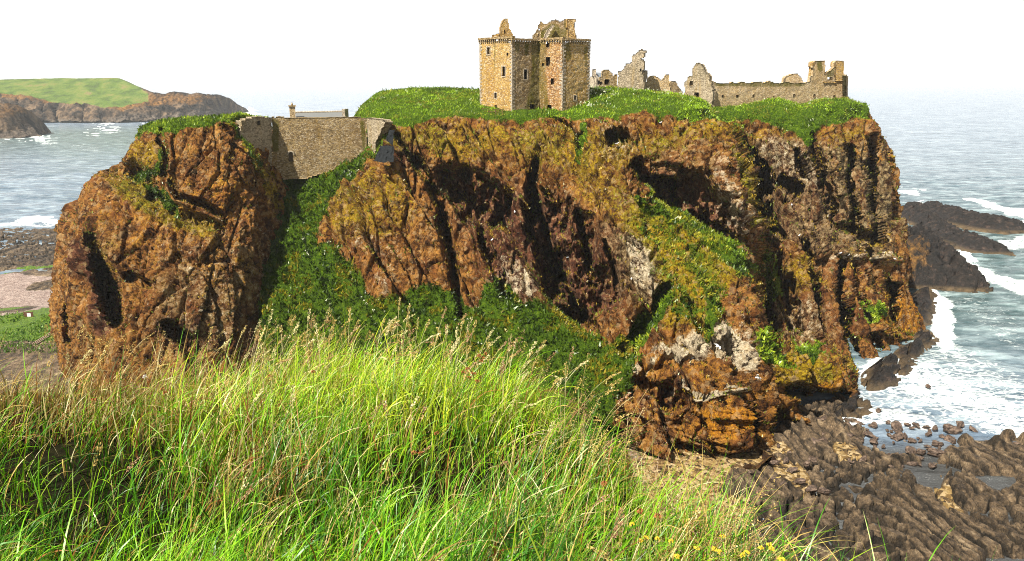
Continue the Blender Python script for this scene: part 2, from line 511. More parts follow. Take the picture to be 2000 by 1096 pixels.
# ------------------------------------------------------------------ the castle rock
TOP = 0
stations = [
 [(505,345),(505,450),(505,560),(505,680),(505,800)],
 [(560,342),(556,450),(552,560),(550,680),(548,800)],
 [(600,338),(600,450),(600,560),(600,680),(600,800)],
 [(655,322),(655,430),(655,560),(655,680),(655,800)],
 [(718,292),(716,410),(714,540),(714,670),(714,800)],
 [(747,258),(745,390),(742,530),(740,665),(738,800)],
 [(765,236),(765,380),(763,520),(762,660),(760,800)],
 [(800,230),(800,370),(800,510),(800,655),(800,800)],
 [(850,227),(850,370),(850,510),(850,655),(850,800)],
 [(900,224),(900,370),(900,510),(900,655),(900,800)],
 [(940,224),(940,370),(940,510),(940,655),(940,800)],
 [(1000,228),(1000,370),(1000,510),(1000,655),(1000,800)],
 [(1060,226),(1060,370),(1060,510),(1060,655),(1060,800)],
 [(1110,228),(1110,370),(1110,510),(1110,655),(1110,800)],
 [(1150,222),(1150,370),(1150,510),(1150,655),(1150,810)],
 [(1200,226),(1200,370),(1200,510),(1205,665),(1215,840)],
 [(1250,218),(1250,370),(1250,520),(1255,690),(1265,880)],
 [(1320,212),(1320,370),(1320,530),(1325,720),(1335,915)],
 [(1375,212),(1378,380),(1382,560),(1390,740),(1400,925)],
 [(1400,222),(1410,390),(1425,570),(1445,745),(1465,920)],
 [(1440,218),(1452,390),(1472,570),(1500,740),(1530,905)],
 [(1500,212),(1515,380),(1535,550),(1560,710),(1590,865)],
 [(1545,208),(1560,360),(1580,520),(1605,680),(1640,820)],
 [(1562,216),(1580,360),(1600,510),(1630,660),(1670,800)],
 [(1600,208),(1625,345),(1645,490),(1675,640),(1725,770)],
 [(1650,200),(1695,335),(1705,470),(1725,610),(1768,730)],
 [(1685,204),(1742,325),(1748,450),(1760,580),(1800,690)],
 [(1695,208),(1755,320),(1761,440),(1774,570),(1812,665)],
]
NU, NV = 1000, 440
G = interp_stations(stations, NU, NV)
gx, gy = G[..., 0], G[..., 1]
near_ctrl = [
 (505,345,140),(600,340,141.5),(718,295,142),(765,236,138),(850,227,138.5),(940,224,140),(1000,228,139.5),(1100,226,139.5),(1200,222,134.5),(1300,214,134),(1390,224,137),
 (600,450,129),(600,550,121),(600,650,113),(540,500,126),(660,420,130),(640,520,121),
 (800,640,111),(900,680,107),(1050,700,103),(1170,740,97.5),(1190,800,93.5),(600,800,100),(800,800,99),(1000,800,96),(505,700,110),
 (760,300,134.5),(700,400,129),(720,500,122.5),(740,590,115),(850,350,131.5),(850,500,122.5),(860,600,114.5),(960,300,133),(1000,400,127),(1000,500,120),(1040,590,112.5),
 (1150,340,126),(1150,500,114.5),(1150,600,108.5),(1210,680,102.5),(1230,560,110),(1240,470,115),
 (1200,280,130),(1300,300,126.5),(1400,350,124.5),(1450,430,123),(1330,400,126),(1470,500,121.5),(1420,470,122.5),
 (1260,390,121.5),(1350,470,117.5),(1450,530,115),(1300,560,107.5),(1400,600,106),(1250,650,104),(1350,700,99.5),(1280,780,95),
 (1350,860,92),(1480,880,92.5),(1450,760,97),(1490,660,103),(1240,840,93),(1400,925,91),(1530,905,93),
 (1550,720,110),(1620,740,112),(1600,800,110.5),(1660,790,113),(1560,860,105),
]
far_ctrl = [
 (1380,216,160),(1450,216,161),(1550,206,160),(1600,215,158),(1690,206,166),
 (1440,300,156),(1550,300,153),(1550,450,145),(1550,600,136),(1480,400,151),(1480,600,138),(1500,690,132),(1650,300,157),(1650,450,149),(1700,600,141),
 (1740,350,163),(1740,480,156),(1750,600,149),(1812,662,153),(1790,690,147),(1600,700,131),(1640,780,124),(1725,760,132),(1755,320,168),(1761,440,164),(1774,570,158),
]
near_poly = [(400,100),(1388,100),(1392,222),(1412,250),(1432,290),(1450,335),(1465,370),(1474,420),(1479,470),(1478,508),(1462,522),(1466,560),(1474,600),(1486,640),(1498,672),(1520,690),(1560,684),(1605,684),(1640,700),(1665,740),(1680,790),(1700,1000),(400,1000)]
px0 = gx.copy(); py0 = gy.copy()
Pg = np.stack([gx * 0.09, gy * 0.0, gy * 0.09], -1)
wx = gx + 13 * fbm(Pg, 4.0, 6, 31, 0.68); wy = gy + 13 * fbm(Pg, 4.0, 6, 32, 0.68)
HN = 0.75 + 0.9 * fbm(Pg * np.array([1, 1, 0.6]), 1.6, 4, 33, 0.6)
sdn = sdpoly(wx, wy, near_poly)
Yn = tps(near_ctrl)(gx, gy); Yf = tps(far_ctrl)(gx, gy)
Yn = Yn + 7.0 * np.clip(1 - sdn / 30, 0, 1) ** 2
Yf = np.maximum(Yf, Yn + 3)
Y = Yf + (Yn - Yf) * sstep(-5, 5, sdn)
Ybase = smooth_grid(Y.copy(), 30); HM = np.zeros(Y.shape)
# right-hand rounding of the rock and hollows, slots, ribs (metres into the rock; negative = standing out)
HG = 2.1

def hollow(kind, pts, depth, soft=6):
    global Y, HM
    m = stroke(wx, wy, pts) if kind == 's' else sstep(-soft, soft, sdpoly(wx, wy, pts))
    Y = Y + m * depth * ((HG * np.clip(HN, 0.1, 1.4)) if depth > 0 else 1.2)
    if depth > 2.5: HM = np.maximum(HM, m)
hollow('s', [(770,262,6),(800,300,8),(835,350,12),(858,400,13),(872,460,11),(884,540,9),(900,620,9)], 5.5)
hollow('p', [(855,335),(905,325),(960,345),(1010,395),(1000,440),(960,455),(905,430),(875,395)], 5.0, 12)
hollow('s', [(935,455,9),(960,500,14),(985,560,12),(1000,590,8)], 3.5)
hollow('s', [(1045,320,9),(1040,380,17),(1052,450,24),(1075,530,30),(1108,600,28),(1150,640,18)], 8.0)
hollow('p', [(1065,370),(1110,400),(1160,430),(1180,520),(1215,590),(1150,640),(1090,580),(1060,470)], 3.5, 14)
hollow('s', [(1130,420,6),(1142,490,8),(1160,560,9)], 3.5)
hollow('s', [(1185,480,5),(1200,540,7),(1205,575,6)], 3)
hollow('s', [(1030,470,7),(1010,540,7)], 1.5)
hollow('s', [(880,150,4),(1130,262,8),(1136,310,8)], 1.6)
hollow('s', [(1195,268,14),(1222,276,12)], 7)
hollow('s', [(1180,258,16),(1230,256,14)], -1.6)
# cavern under the upper block
hollow('p', [(1228,322),(1250,322),(1290,338),(1318,352),(1326,404),(1302,414),(1268,388),(1240,352)], 9, 5)
hollow('s', [(1262,338,12),(1275,372,13)], 4)
hollow('p', [(1320,330),(1370,345),(1440,420),(1470,500),(1420,475),(1330,425),(1310,400)], 3.0, 12)
hollow('s', [(1350,420,10),(1400,445,12),(1440,475,10)], 3.5)
hollow('s', [(1430,400,10),(1440,450,10),(1450,490,8)], -2.2)
# spur ridge
hollow('s', [(1250,380,14),(1330,430,16),(1420,490,18),(1470,520,14)], -1.2)
hollow('s', [(1235,470,16),(1260,560,20),(1240,610,20)], -1.6)
hollow('s', [(1330,520,26),(1370,600,24),(1410,640,20)], -2.0)
hollow('s', [(1300,570,10),(1265,620,14),(1220,690,18)], 2.0)
# lower buttress: ledges and cracks
hollow('p', [(1230,745),(1262,735),(1330,760),(1345,800),(1310,810),(1270,780)], 3.2, 7)
hollow('s', [(1250,700,10),(1330,695,12),(1420,640,12)], -1.0)
hollow('s', [(1320,760,6),(1375,775,7),(1430,765,6)], -1.2)
hollow('s', [(1440,770,7),(1470,820,10),(1480,880,14)], 3.5)
hollow('s', [(1530,760,18),(1590,780,26),(1640,770,16)], 7.0)
hollow('s', [(1510,820,16),(1540,860,22)], 4.0)
hollow('s', [(1330,870,12),(1400,900,14),(1480,900,14)], 3.0)
# far cliff
hollow('s', [(1455,282,20),(1474,330,26),(1492,390,26),(1500,440,16)], 13)
hollow('s', [(1525,350,14),(1552,370,18),(1540,392,12)], 7)
hollow('s', [(1470,410,16),(1500,440,16),(1530,462,8)], 6)
hollow('s', [(1500,470,9),(1490,440,9)], 3)
hollow('p', [(1478,430),(1540,470),(1500,480),(1480,470)], 4, 6)
hollow('s', [(1588,262,5),(1600,330,8),(1618,400,10),(1628,470,10)], 5)
hollow('s', [(1652,310,4),(1660,380,6),(1668,400,6)], 3)
hollow('s', [(1686,320,6),(1700,380,10),(1712,440,13),(1700,470,12)], 6)
hollow('s', [(1655,290,6),(1664,380,9),(1672,480,7)], 5)
hollow('s', [(1692,270,8),(1704,370,13),(1716,470,12)], 5)
hollow('s', [(1575,470,5),(1590,560,8),(1604,650,6)], 5)
hollow('s', [(1725,520,6),(1738,580,10),(1748,650,7)], 5)
hollow('s', [(1560,290,6),(1566,340,9)], 4)
hollow('s', [(1668,520,6),(1690,600,9),(1712,680,8)], 4)
hollow('s', [(1520,500,7),(1528,560,9),(1540,640,6)], 3.5)
hollow('s', [(1730,270,6),(1738,330,8),(1745,420,9)], 4)
hollow('s', [(1640,440,10),(1665,450,12),(1690,462,10)], 4.5)
hollow('s', [(1635,515,9),(1648,580,16),(1652,650,15),(1670,700,14),(1690,735,10)], 10)
hollow('s', [(1690,490,8),(1705,540,8),(1712,570,5)], 3.5)
hollow('s', [(1735,560,12),(1740,590,14)], 4)
hollow('s', [(1540,560,10),(1545,600,12),(1560,640,10)], 3)
hollow('s', [(1490,560,12),(1500,620,14)], 4)
hollow('s', [(1510,640,8),(1520,690,8)], 3)
hollow('s', [(1620,500,6),(1680,496,7),(1755,506,6)], -2.0)
hollow('s', [(1700,640,8),(1760,650,8),(1800,660,7)], -2.0)
hollow('s', [(1575,300,7),(1590,400,8),(1600,500,8)], -2)
hollow('s', [(1630,300,9),(1640,380,9)], -2.5)
Y = smooth_grid(Y, 2)
P = at(gx, gy, Y)
N = grid_normals(at(gx, gy, Ybase))
flip = np.sign((N * (np.array([0, 0, H]) - P)).sum(-1, keepdims=True)); N = N * np.where(flip == 0, 1, flip)
green_spec = [
 ('k', [(1440,265),(1600,262),(1720,270),(1760,400),(1740,520),(1600,500),(1480,470)], 24, 0.75),
 ('k', [(1480,560),(1620,580),(1640,690),(1500,680)], 24, 0.55),
 ('k', [(1640,500),(1760,520),(1780,620),(1660,680)], 24, 0.35),
 ('k', [(1200,250),(1400,280),(1470,400),(1470,500),(1380,420),(1240,330),(1160,330)], 24, 0.4),
 ('k', [(1160,440),(1230,430),(1300,520),(1290,600),(1200,590)], 20, 0.7),
 ('k', [(700,330),(800,400),(840,560),(760,590),(700,500)], 30, 0.25),
 ('d', [(1440,280,16),(1490,400,24)], 8, 0.5), ('d', [(1045,380,16),(1090,540,26),(1130,620,20)], 8, 0.4),  # cavern and main cleft darkened, part of their shade in the colour
 ('g', [(540,338),(600,342),(660,328),(720,298),(745,262),(756,268),(735,300),(690,340),(650,380),(640,410),(618,450),(610,480),(650,482),(690,510),(702,548),(722,575),(760,582),(795,560),(850,556),(890,590),(930,600),(950,560),(1000,560),(1030,600),(1080,610),(1150,650),(1190,680),(1225,690),(1235,745),(1200,790),(1180,860),(500,860),(500,345)], 8, 1),
 ('g', [(740,240),(770,240),(850,232),(940,230),(1000,234),(1060,240),(1110,234),(1170,246),(1200,234),(1240,226),(1300,236),(1350,246),(1395,246),(1440,240),(1500,240),(1545,248),(1570,262),(1590,262),(1620,240),(1680,232),(1700,230),(1690,150),(740,150)], 6, 1),
 ('g', [(1395,225,10),(1400,250,8)], 5, 1),
 ('g', [(1250,385),(1330,425),(1430,490),(1470,525),(1420,560),(1400,640),(1340,650),(1290,600),(1300,520),(1240,440)], 14, 0.42),
 ('g', [(1240,378,10),(1300,412,12),(1370,455,18),(1430,500,18),(1455,520,10)], 6, 0.75),
 ('g', [(1380,555,14),(1395,600,22),(1385,650,14)], 6, 0.75),
 ('g', [(1310,585,14),(1270,615,20),(1225,680,26),(1200,740,26)], 6, 0.9),
 ('g', [(1130,255,9),(1132,305,8)], 6, 0.9),
 ('g', [(1490,500,16),(1510,560,18),(1490,600,12)], 6, 0.6),
 ('g', [(1482,660,10),(1500,700,12),(1530,720,10)], 6, 0.75),
 ('g', [(1570,692,14),(1600,692,12)], 6, 0.7),
 ('g', [(1688,600,16),(1700,618,16)], 5, 1),
 ('g', [(1400,240,14),(1450,262,10)], 6, 0.7),
 ('g', [(1580,245,14),(1582,275,8)], 6, 0.9),
 ('m', [(730,240),(960,240),(1200,250),(1390,240),(1560,250),(1690,240),(1700,290),(1560,270),(1400,290),(1320,300),(1200,330),(1180,380),(1080,340),(980,300),(900,320),(820,300),(750,300)], 22, 0.55),
 ('m', [(620,400),(700,330),(790,330),(820,420),(760,470),(690,480),(640,480)], 20, 0.5),
 ('m', [(1225,370),(1310,410),(1420,480),(1480,525),(1420,560),(1400,620),(1360,650),(1290,640),(1290,560),(1240,470),(1210,430)], 16, 0.9),
 ('m', [(1120,350),(1200,320),(1250,370),(1220,470),(1180,430),(1130,400)], 16, 0.5),
 ('m', [(1420,300,8),(1450,350,8),(1472,440,8)], 5, 0.8),
 ('m', [(1480,530),(1600,480),(1630,560),(1560,580),(1500,600)], 16, 0.5),
 ('m', [(1500,690),(1600,690),(1640,730),(1560,760),(1490,760)], 12, 0.7),
 ('r', [(1230,690),(1450,700),(1520,800),(1500,880),(1340,880),(1240,800)], 20, 0.35),
 ('r', [(1360,790),(1450,790),(1460,860),(1370,860)], 14, 0.55),
 ('r', [(1600,700),(1660,710),(1660,790),(1580,790)], 14, 0.5),
 ('r', [(1730,540),(1800,600),(1800,670),(1680,640)], 14, 0.5),
 ('r', [(1600,260),(1700,260),(1740,330),(1640,320)], 14, 0.4),
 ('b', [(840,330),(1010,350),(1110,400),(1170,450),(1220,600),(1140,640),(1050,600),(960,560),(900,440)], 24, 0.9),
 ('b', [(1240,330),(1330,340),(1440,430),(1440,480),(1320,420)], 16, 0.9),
 ('b', [(1430,290),(1600,300),(1690,500),(1740,650),(1640,700),(1500,500)], 30, 0.30),
 ('m', [(1440,260),(1690,250),(1760,400),(1780,620),(1700,680),(1500,640),(1480,400)], 40, 0.18),
 ('r', [(1600,420),(1760,420),(1790,640),(1640,640)], 40, 0.3),
 ('b', [(740,250),(790,280),(800,320),(760,320)], 8, 0.8),
 ('b', [(1240,740),(1340,750),(1340,810)], 14, 0.8),
 ('b', [(940,510),(1050,510),(1080,600),(980,590)], 12, 0.9),
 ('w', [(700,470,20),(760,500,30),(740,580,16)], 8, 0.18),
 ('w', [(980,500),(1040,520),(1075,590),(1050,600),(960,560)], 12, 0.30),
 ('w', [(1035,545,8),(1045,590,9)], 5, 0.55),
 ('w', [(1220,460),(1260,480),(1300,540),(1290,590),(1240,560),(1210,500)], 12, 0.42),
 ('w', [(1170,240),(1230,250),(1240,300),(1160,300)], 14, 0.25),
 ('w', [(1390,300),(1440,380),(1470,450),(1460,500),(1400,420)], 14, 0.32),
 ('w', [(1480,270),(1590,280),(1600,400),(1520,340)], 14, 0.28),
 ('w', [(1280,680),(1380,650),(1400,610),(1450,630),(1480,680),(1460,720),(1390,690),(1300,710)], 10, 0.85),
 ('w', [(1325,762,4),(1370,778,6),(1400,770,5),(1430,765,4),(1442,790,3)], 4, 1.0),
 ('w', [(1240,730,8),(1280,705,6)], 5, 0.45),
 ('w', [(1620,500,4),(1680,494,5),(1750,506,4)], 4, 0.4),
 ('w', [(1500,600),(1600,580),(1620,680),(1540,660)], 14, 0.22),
 ('d', [(1200,905),(1520,870),(1600,810),(1690,740),(1815,650),(1850,760),(1600,950),(1200,960)], 14, 1.0),
 ('d', [(1445,285,16),(1480,380,22)], 10, 0.5),  # cavern shade painted as darker rock
]
ch = masks_from(px0, py0, green_spec, P)
ns = fbm(P, 3.2, 4, 77)
green = np.clip(ch['g'] + 0.35 * ns * (ch['g'] > 0.02), 0, 1)
bedw = 1 - 0.97 * sstep(1420, 1520, gx)
disp = rock_noise(P, N, 1.0, lean=(-0.38, 0.35, 1.0), bed=bedw) * (1 - 0.65 * HM) * (1 - 0.5 * sstep(1520, 1680, gx))
soft = fbm(P, 4.5, 4, 44) * 1.5 + fbm(P, 1.4, 3, 45) * 0.7
edge_fade = np.ones_like(disp)
D = disp * (1 - green * 0.85) + soft * green
D *= np.linspace(0, 1, NV)[:, None].clip(0, 0.04) / 0.04 * 0.85 + 0.15
P2 = P + N * D[..., None]
# ledges catch tufts of ochre turf
N2 = grid_normals(P2); N2 *= np.sign((N2 * (np.array([0, 0, H]) - P2)).sum(-1, keepdims=True))
shelf = sstep(0.55, 0.85, N2[..., 2])
ch['m'] = np.clip(ch['m'] + shelf * 0.25, 0, 1)
# rows behind the upper edge: turf top of the rock, then its hidden far side
pairs = [  # edge px -> crest (px,py,Y)
 (505,505,344,142),(600,600,337,143),(718,690,228,160),(735,705,206,165),(750,722,190,168),(765,742,177,170),(800,800,172,172),(850,850,171,173),(900,890,171,173),(940,930,174,172),(1000,1000,178,170),
 (1110,1110,176,166),(1150,1150,172,163),(1200,1195,170,160),(1250,1250,176,160),(1320,1325,183,165),(1375,1362,192,165),(1395,1392,209,166),(1440,1440,205,171),(1500,1490,196,171),(1530,1520,192,170),(1562,1562,204,171),(1600,1600,196,173),(1650,1650,191,174),(1695,1688,203,172)]
pa = np.array(pairs, float)
ex = gx[0]
cx = np.interp(ex, pa[:, 0], pa[:, 1]); cy = np.interp(ex, pa[:, 0], pa[:, 2]); cY = np.interp(ex, pa[:, 0], pa[:, 3])
E = P2[0]; C = at(cx, cy, cY)
NR = 70
rows = []
for i in range(1, NR + 1):
    t = i / NR
    Q = E + (C - E) * t
    bulge = np.sin(math.pi * min(t * 1.0, 1)) * 0.5
    Q = Q + np.array([0, 0, 1.0]) * bulge * np.clip(np.linalg.norm(C - E, axis=-1, keepdims=True) / 20, 0, 1)
    nn = (fbm(Q, 6, 4, 61) * 0.55 + fbm(Q, 1.5, 3, 62) * 0.25)
    Q = Q + np.stack([0 * nn, 0 * nn, nn * min(1, (1 - t) * 3 + 0.3)], -1)
    rows.append(Q)
top = np.array(rows)
back = []
for i in range(1, 25):
    t = i / 24
    Q = C + np.stack([0 * cx, 18 + 0 * cx, -8 + 0 * cx], -1) * t * 1.0 + np.array([0, 6, -44]) * t * t
    back.append(Q)
back = np.array(back)
Pall = np.concatenate([back[::-1], top[::-1], P2], 0)
# wrap the right-hand end round the back
wr = []
lastc = Pall[:, -1]
for i in range(1, 30):
    t = i / 29
    wr.append(lastc + np.array([math.sin(t * 2.2) * 2.0 - 14 * t * t, 34 * t, -1.5 * t]) + (fbm(lastc + 50 * t, 6, 4, 71)[:, None] * np.array([1.2, 0.4, 0.5])) * min(1, t * 4))
wr = np.array(wr).transpose(1, 0, 2)
Pall = np.concatenate([Pall, wr], 1)
nr, nc = Pall.shape[:2]
def pad(A, v):
    B = np.full((nr, nc), float(v)); B[len(back) + len(top):, :NU] = A; B[len(back) + len(top):, NU:] = A[:, -1:]; return B
g_all = pad(green, 1); g_all[:len(back) + len(top)] = 1
nse = fbm(Pall, 4, 4, 64)
m_all, w_all, b_all, r_all, d_all = [pad(ch[k], 0) for k in 'mwbrd']
shift = Pall + 40.0
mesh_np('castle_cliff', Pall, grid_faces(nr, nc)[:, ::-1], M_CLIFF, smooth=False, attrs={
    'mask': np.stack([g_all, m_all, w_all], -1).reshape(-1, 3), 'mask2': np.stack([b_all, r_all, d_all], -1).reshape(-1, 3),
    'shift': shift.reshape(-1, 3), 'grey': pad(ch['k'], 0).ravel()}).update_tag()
tag(bpy.data.objects['castle_cliff'], kind='structure')
# turf on it
CLIFF_P = Pall.reshape(-1, 3).copy(); CLIFF_PX = to_px(CLIFF_P)
NA = grid_normals(Pall); NA *= np.where(NA[..., 2:3] < -0.2, -1, 1)
pxa, pya = to_px(Pall)
ravine = sstep(0, 1, g_all) * (pya > 300)
dens = np.where(g_all > 0.45, 5.0, np.where(g_all > 0.25, 1.6, 0.0)) * np.where(fbm(Pall, 3, 3, 81) > -0.35, 1, 0.2)
dens[:len(back)] = 0
dens[:, NU:] = 0
light = np.where(pya.ravel() > 330, 0.62, 1.0)
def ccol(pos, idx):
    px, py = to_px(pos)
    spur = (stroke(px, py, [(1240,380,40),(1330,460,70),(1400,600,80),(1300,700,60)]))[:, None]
    L = np.where((py > 300) & (px < 1240), 0.34, 1.2)[:, None]  # cleft plants darker green, with some of the slope's shade in the colour
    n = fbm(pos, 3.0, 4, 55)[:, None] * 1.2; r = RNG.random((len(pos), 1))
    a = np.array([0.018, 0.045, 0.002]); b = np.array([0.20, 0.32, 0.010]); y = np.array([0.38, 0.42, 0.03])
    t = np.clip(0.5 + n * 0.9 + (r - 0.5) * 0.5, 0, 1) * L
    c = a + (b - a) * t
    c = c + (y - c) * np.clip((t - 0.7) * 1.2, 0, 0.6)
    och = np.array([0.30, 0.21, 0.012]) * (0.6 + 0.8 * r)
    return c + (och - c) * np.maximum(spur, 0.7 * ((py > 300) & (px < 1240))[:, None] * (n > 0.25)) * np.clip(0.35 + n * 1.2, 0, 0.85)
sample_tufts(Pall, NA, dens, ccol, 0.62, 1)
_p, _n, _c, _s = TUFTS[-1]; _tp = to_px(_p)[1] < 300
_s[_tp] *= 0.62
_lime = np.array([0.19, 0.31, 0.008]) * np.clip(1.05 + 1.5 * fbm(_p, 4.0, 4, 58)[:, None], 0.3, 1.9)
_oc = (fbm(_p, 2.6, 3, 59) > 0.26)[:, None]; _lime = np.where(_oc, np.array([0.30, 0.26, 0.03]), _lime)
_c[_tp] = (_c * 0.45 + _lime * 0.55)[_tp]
densm = np.where((m_all > 0.4) & (g_all < 0.4) & (fbm(Pall, 1.6, 3, 83) > 0.05 - 0.3 * (m_all - 0.5)), 1.5, 0) + np.where((g_all < 0.4) & (m_all < 0.4) & (NA[..., 2] > 0.62), 1.6, 0)
densm[:len(back) + 2] = 0; densm[:, NU:] = 0
sample_tufts(Pall, NA, densm * (1 - d_all), moss_cols, 0.42, 2)
# ------------------------------------------------------------------ the sea stack on the left
st2 = [
 [(272,252),(262,285),(226,328),(188,346),(158,385),(112,442),(105,500),(103,600),(110,690),(116,780)],
 [(284,246),(276,285),(248,332),(222,352),(196,400),(160,460),(150,520),(150,610),(155,700),(160,780)],
 [(330,242),(325,290),(312,345),(300,380),(290,430),(275,490),(268,550),(265,630),(265,705),(265,780)],
 [(385,240),(388,290),(388,340),(388,390),(388,440),(385,500),(380,560),(375,635),(370,705),(368,780)],
 [(436,234),(455,270),(470,320),(478,370),(480,430),(478,490),(470,560),(460,635),(450,705),(440,780)],
 [(458,238),(506,280),(536,325),(550,370),(554,430),(550,490),(540,560),(524,635),(505,705),(488,780)],
 [(468,244),(530,285),(560,330),(571,380),(573,435),(570,500),(562,570),(548,640),(528,710),(508,780)],
]
NU2, NV2 = 420, 440
G = interp_stations(st2, NU2, NV2); gx, gy = G[..., 0], G[..., 1]
ct = [(275,252,137),(350,242,131),(436,236,131),(468,244,136),(230,330,134),(260,300,134),(330,300,127),(400,300,125),(480,300,129),(545,330,136),(190,350,133),(112,445,137),(104,560,131),(110,700,122),
 (180,400,126),(170,500,120),(170,620,115),(260,420,121),(260,520,116),(260,640,110),(350,400,121),(350,500,115.5),(350,620,110),(330,740,106),(450,380,123),(450,500,117),(440,620,113),(540,430,130),(553,500,128),(530,620,122),(500,740,114),(500,440,123),(116,780,117)]
Y = tps(ct)(gx, gy)
Pg = np.stack([gx * 0.09, gy * 0.0, gy * 0.09], -1)
wx = gx + 6 * fbm(Pg, 4.0, 4, 131); wy = gy + 6 * fbm(Pg, 4.0, 4, 132)
uu = np.linspace(0, 1, NU2)[None]; HM = np.zeros(Y.shape)
Y = Y + 7 * (np.clip(1 - uu / 0.10, 0, 1) ** 2 + np.clip(1 - (1 - uu) / 0.10, 0, 1) ** 2)
Ybase = smooth_grid(Y.copy(), 20); HN = 0.8 + 0.8 * fbm(Pg * np.array([1, 1, 0.6]), 1.6, 4, 34, 0.6)
hollow('s', [(318,256,7),(322,300,8),(318,340,8)], 3.5)
hollow('p', [(200,330),(262,322),(318,345),(330,390),(300,392),(255,362),(215,352)], 3.5, 12)
hollow('s', [(335,350,6),(350,385,8),(400,400,9),(440,430,8)], 3.2)
hollow('s', [(300,385,12),(360,420,16),(430,450,12)], 1.5)
hollow('s', [(180,470,12),(195,520,24),(215,570,28),(230,620,20)], 6.5)
hollow('s', [(250,540,14),(300,560,10)], 2.0)
hollow('s', [(130,600,10),(140,660,12)], 3.0)
hollow('s', [(330,640,18),(380,680,18)], 2.5)
hollow('s', [(438,240,7),(470,280,8),(510,330,8),(540,380,8)], -1.6)
hollow('s', [(330,262,7),(328,330,8)], -1.5)
hollow('s', [(500,290,7),(530,340,8),(540,420,9)], 1.2)
P = at(gx, gy, Y); N = grid_normals(at(gx, gy, Ybase)); N *= np.sign((N * (np.array([0, 0, H]) - P)).sum(-1, keepdims=True))
spec = [
 ('k', [(300,470),(560,400),(550,600),(450,700),(250,700)], 50, 0.5), ('k', [(100,430),(260,420),(280,560),(110,560)], 40, 0.4), ('k', [(440,250),(560,330),(560,450),(500,400)], 20, 0.3),
 ('g', [(262,220),(440,220),(452,238),(400,243),(360,248),(340,256),(300,252),(280,262),(262,275)], 5, 1),
 ('g', [(320,300,10),(318,330,12),(270,345,14)], 5, 0.8),
 ('g', [(300,365,14),(325,385,12),(350,420,10)], 5, 0.9),
 ('g', [(440,240,5),(480,285,5),(515,330,4)], 4, 0.8),
 ('g', [(540,620,10),(560,650,12)], 4, 0.8),
 ('m', [(440,240,9),(480,285,9),(520,340,10),(545,400,9)], 6, 0.9),
 ('m', [(190,340),(300,330),(340,400),(440,440),(420,480),(330,450),(240,400)], 16, 0.65), ('m', [(120,420),(300,260),(440,250),(550,330),(550,600),(300,640),(120,560)], 40, 0.26),
 ('m', [(262,270),(320,262),(310,330),(240,330)], 12, 0.6),
 ('r', [(200,380),(500,290),(530,450),(500,620),(400,600),(280,520),(130,440)], 40, 0.34),
 ('r', [(100,400),(560,400),(560,800),(100,800)], 40, 0.12),
 ('w', [(320,480),(470,420),(550,420),(540,600),(450,700),(330,680),(300,560)], 40, 0.15),
 ('w', [(500,430,20),(530,520,22),(515,600,20)], 10, 0.2),
 ('b', [(150,480,20),(200,560,36),(210,640,26)], 10, 0.9),
 ('b', [(330,650,30),(420,660,30)], 10, 0.5),
]
ch = masks_from(gx, gy, spec, P)
green = np.clip(ch['g'] + 0.3 * fbm(P, 3, 3, 177) * (ch['g'] > 0.02), 0, 1)
disp = rock_noise(P, N, 0.68, lean=(0.15, 0.2, 1.0), seed=203, slab=0.3, rough=1.0)
disp = disp + 0.2 * fbm(P, 0.8, 3, 206, 0.7, ridge=True)
D = disp * (1 - green * 0.85) + green * fbm(P, 1.5, 3, 145) * 0.4
D *= np.linspace(0, 1, NV2)[:, None].clip(0, 0.03) / 0.03 * 0.8 + 0.2
P2 = P + N * D[..., None]
E = P2[0]
tops = []
for i in range(1, 40):
    t = i / 39
    Q = E + np.array([0, 14, 0.2]) * t + np.stack([0 * E[:, 0], 0 * E[:, 0], 0.4 * math.sin(t * 3) + 0.4 * fbm(E + 30 * t, 5, 3, 9) * t - 30 * max(0, t - 0.7) ** 2 * 6], -1)
    tops.append(Q)
tops = np.array(tops)
Pall = np.concatenate([tops[::-1], P2], 0)
def wrap(Pa, col, sgn, seed):
    o = []
    for i in range(1, 26):
        t = i / 25
        o.append(col + np.array([sgn * (math.sin(t * 2.4) * 1.8 - 10 * t * t), 20 * t, 0]) + fbm(col + 60 * t, 5, 4, seed)[:, None] * np.array([1.0, 0.3, 0.4]) * min(1, t * 4))
    return np.array(o).transpose(1, 0, 2)
R_ = wrap(Pall, Pall[:, -1], 1, 7); L_ = wrap(Pall, Pall[:, 0], -1, 8)[:, ::-1]
nt_ = len(tops); nl = L_.shape[1]
Pall = np.concatenate([L_, Pall, R_], 1)
nr, nc = Pall.shape[:2]
def pad2(A, v):
    B = np.full((nr, nc), float(v)); B[nt_:, nl:nl + NU2] = A; B[nt_:, :nl] = A[:, :1]; B[nt_:, nl + NU2:] = A[:, -1:]; return B
g_all = pad2(green, 1); g_all[:nt_] = 1
m_all, w_all, b_all, r_all, d_all = [pad2(ch[k], 0) for k in 'mwbrd']
tag(mesh_np('sea_stack', Pall, grid_faces(nr, nc)[:, ::-1], M_CLIFF, smooth=False, attrs={
    'mask': np.stack([g_all, m_all, w_all], -1).reshape(-1, 3), 'mask2': np.stack([b_all, r_all, d_all], -1).reshape(-1, 3), 'shift': (Pall + 40).reshape(-1, 3), 'grey': pad2(ch['k'], 0).ravel()}), kind='structure')
NA = grid_normals(Pall); NA *= np.where(NA[..., 2:3] < -0.2, -1, 1)
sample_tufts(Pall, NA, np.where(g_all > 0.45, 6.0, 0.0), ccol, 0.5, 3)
densm = np.where((m_all > 0.4) & (g_all < 0.4) & (fbm(Pall, 1.6, 3, 83) > 0.0), 3, 0) + np.where((g_all < 0.4) & (m_all < 0.4), 0.5, 0)
densm[:, :nl] = 0; densm[:, nl + NU2:] = 0
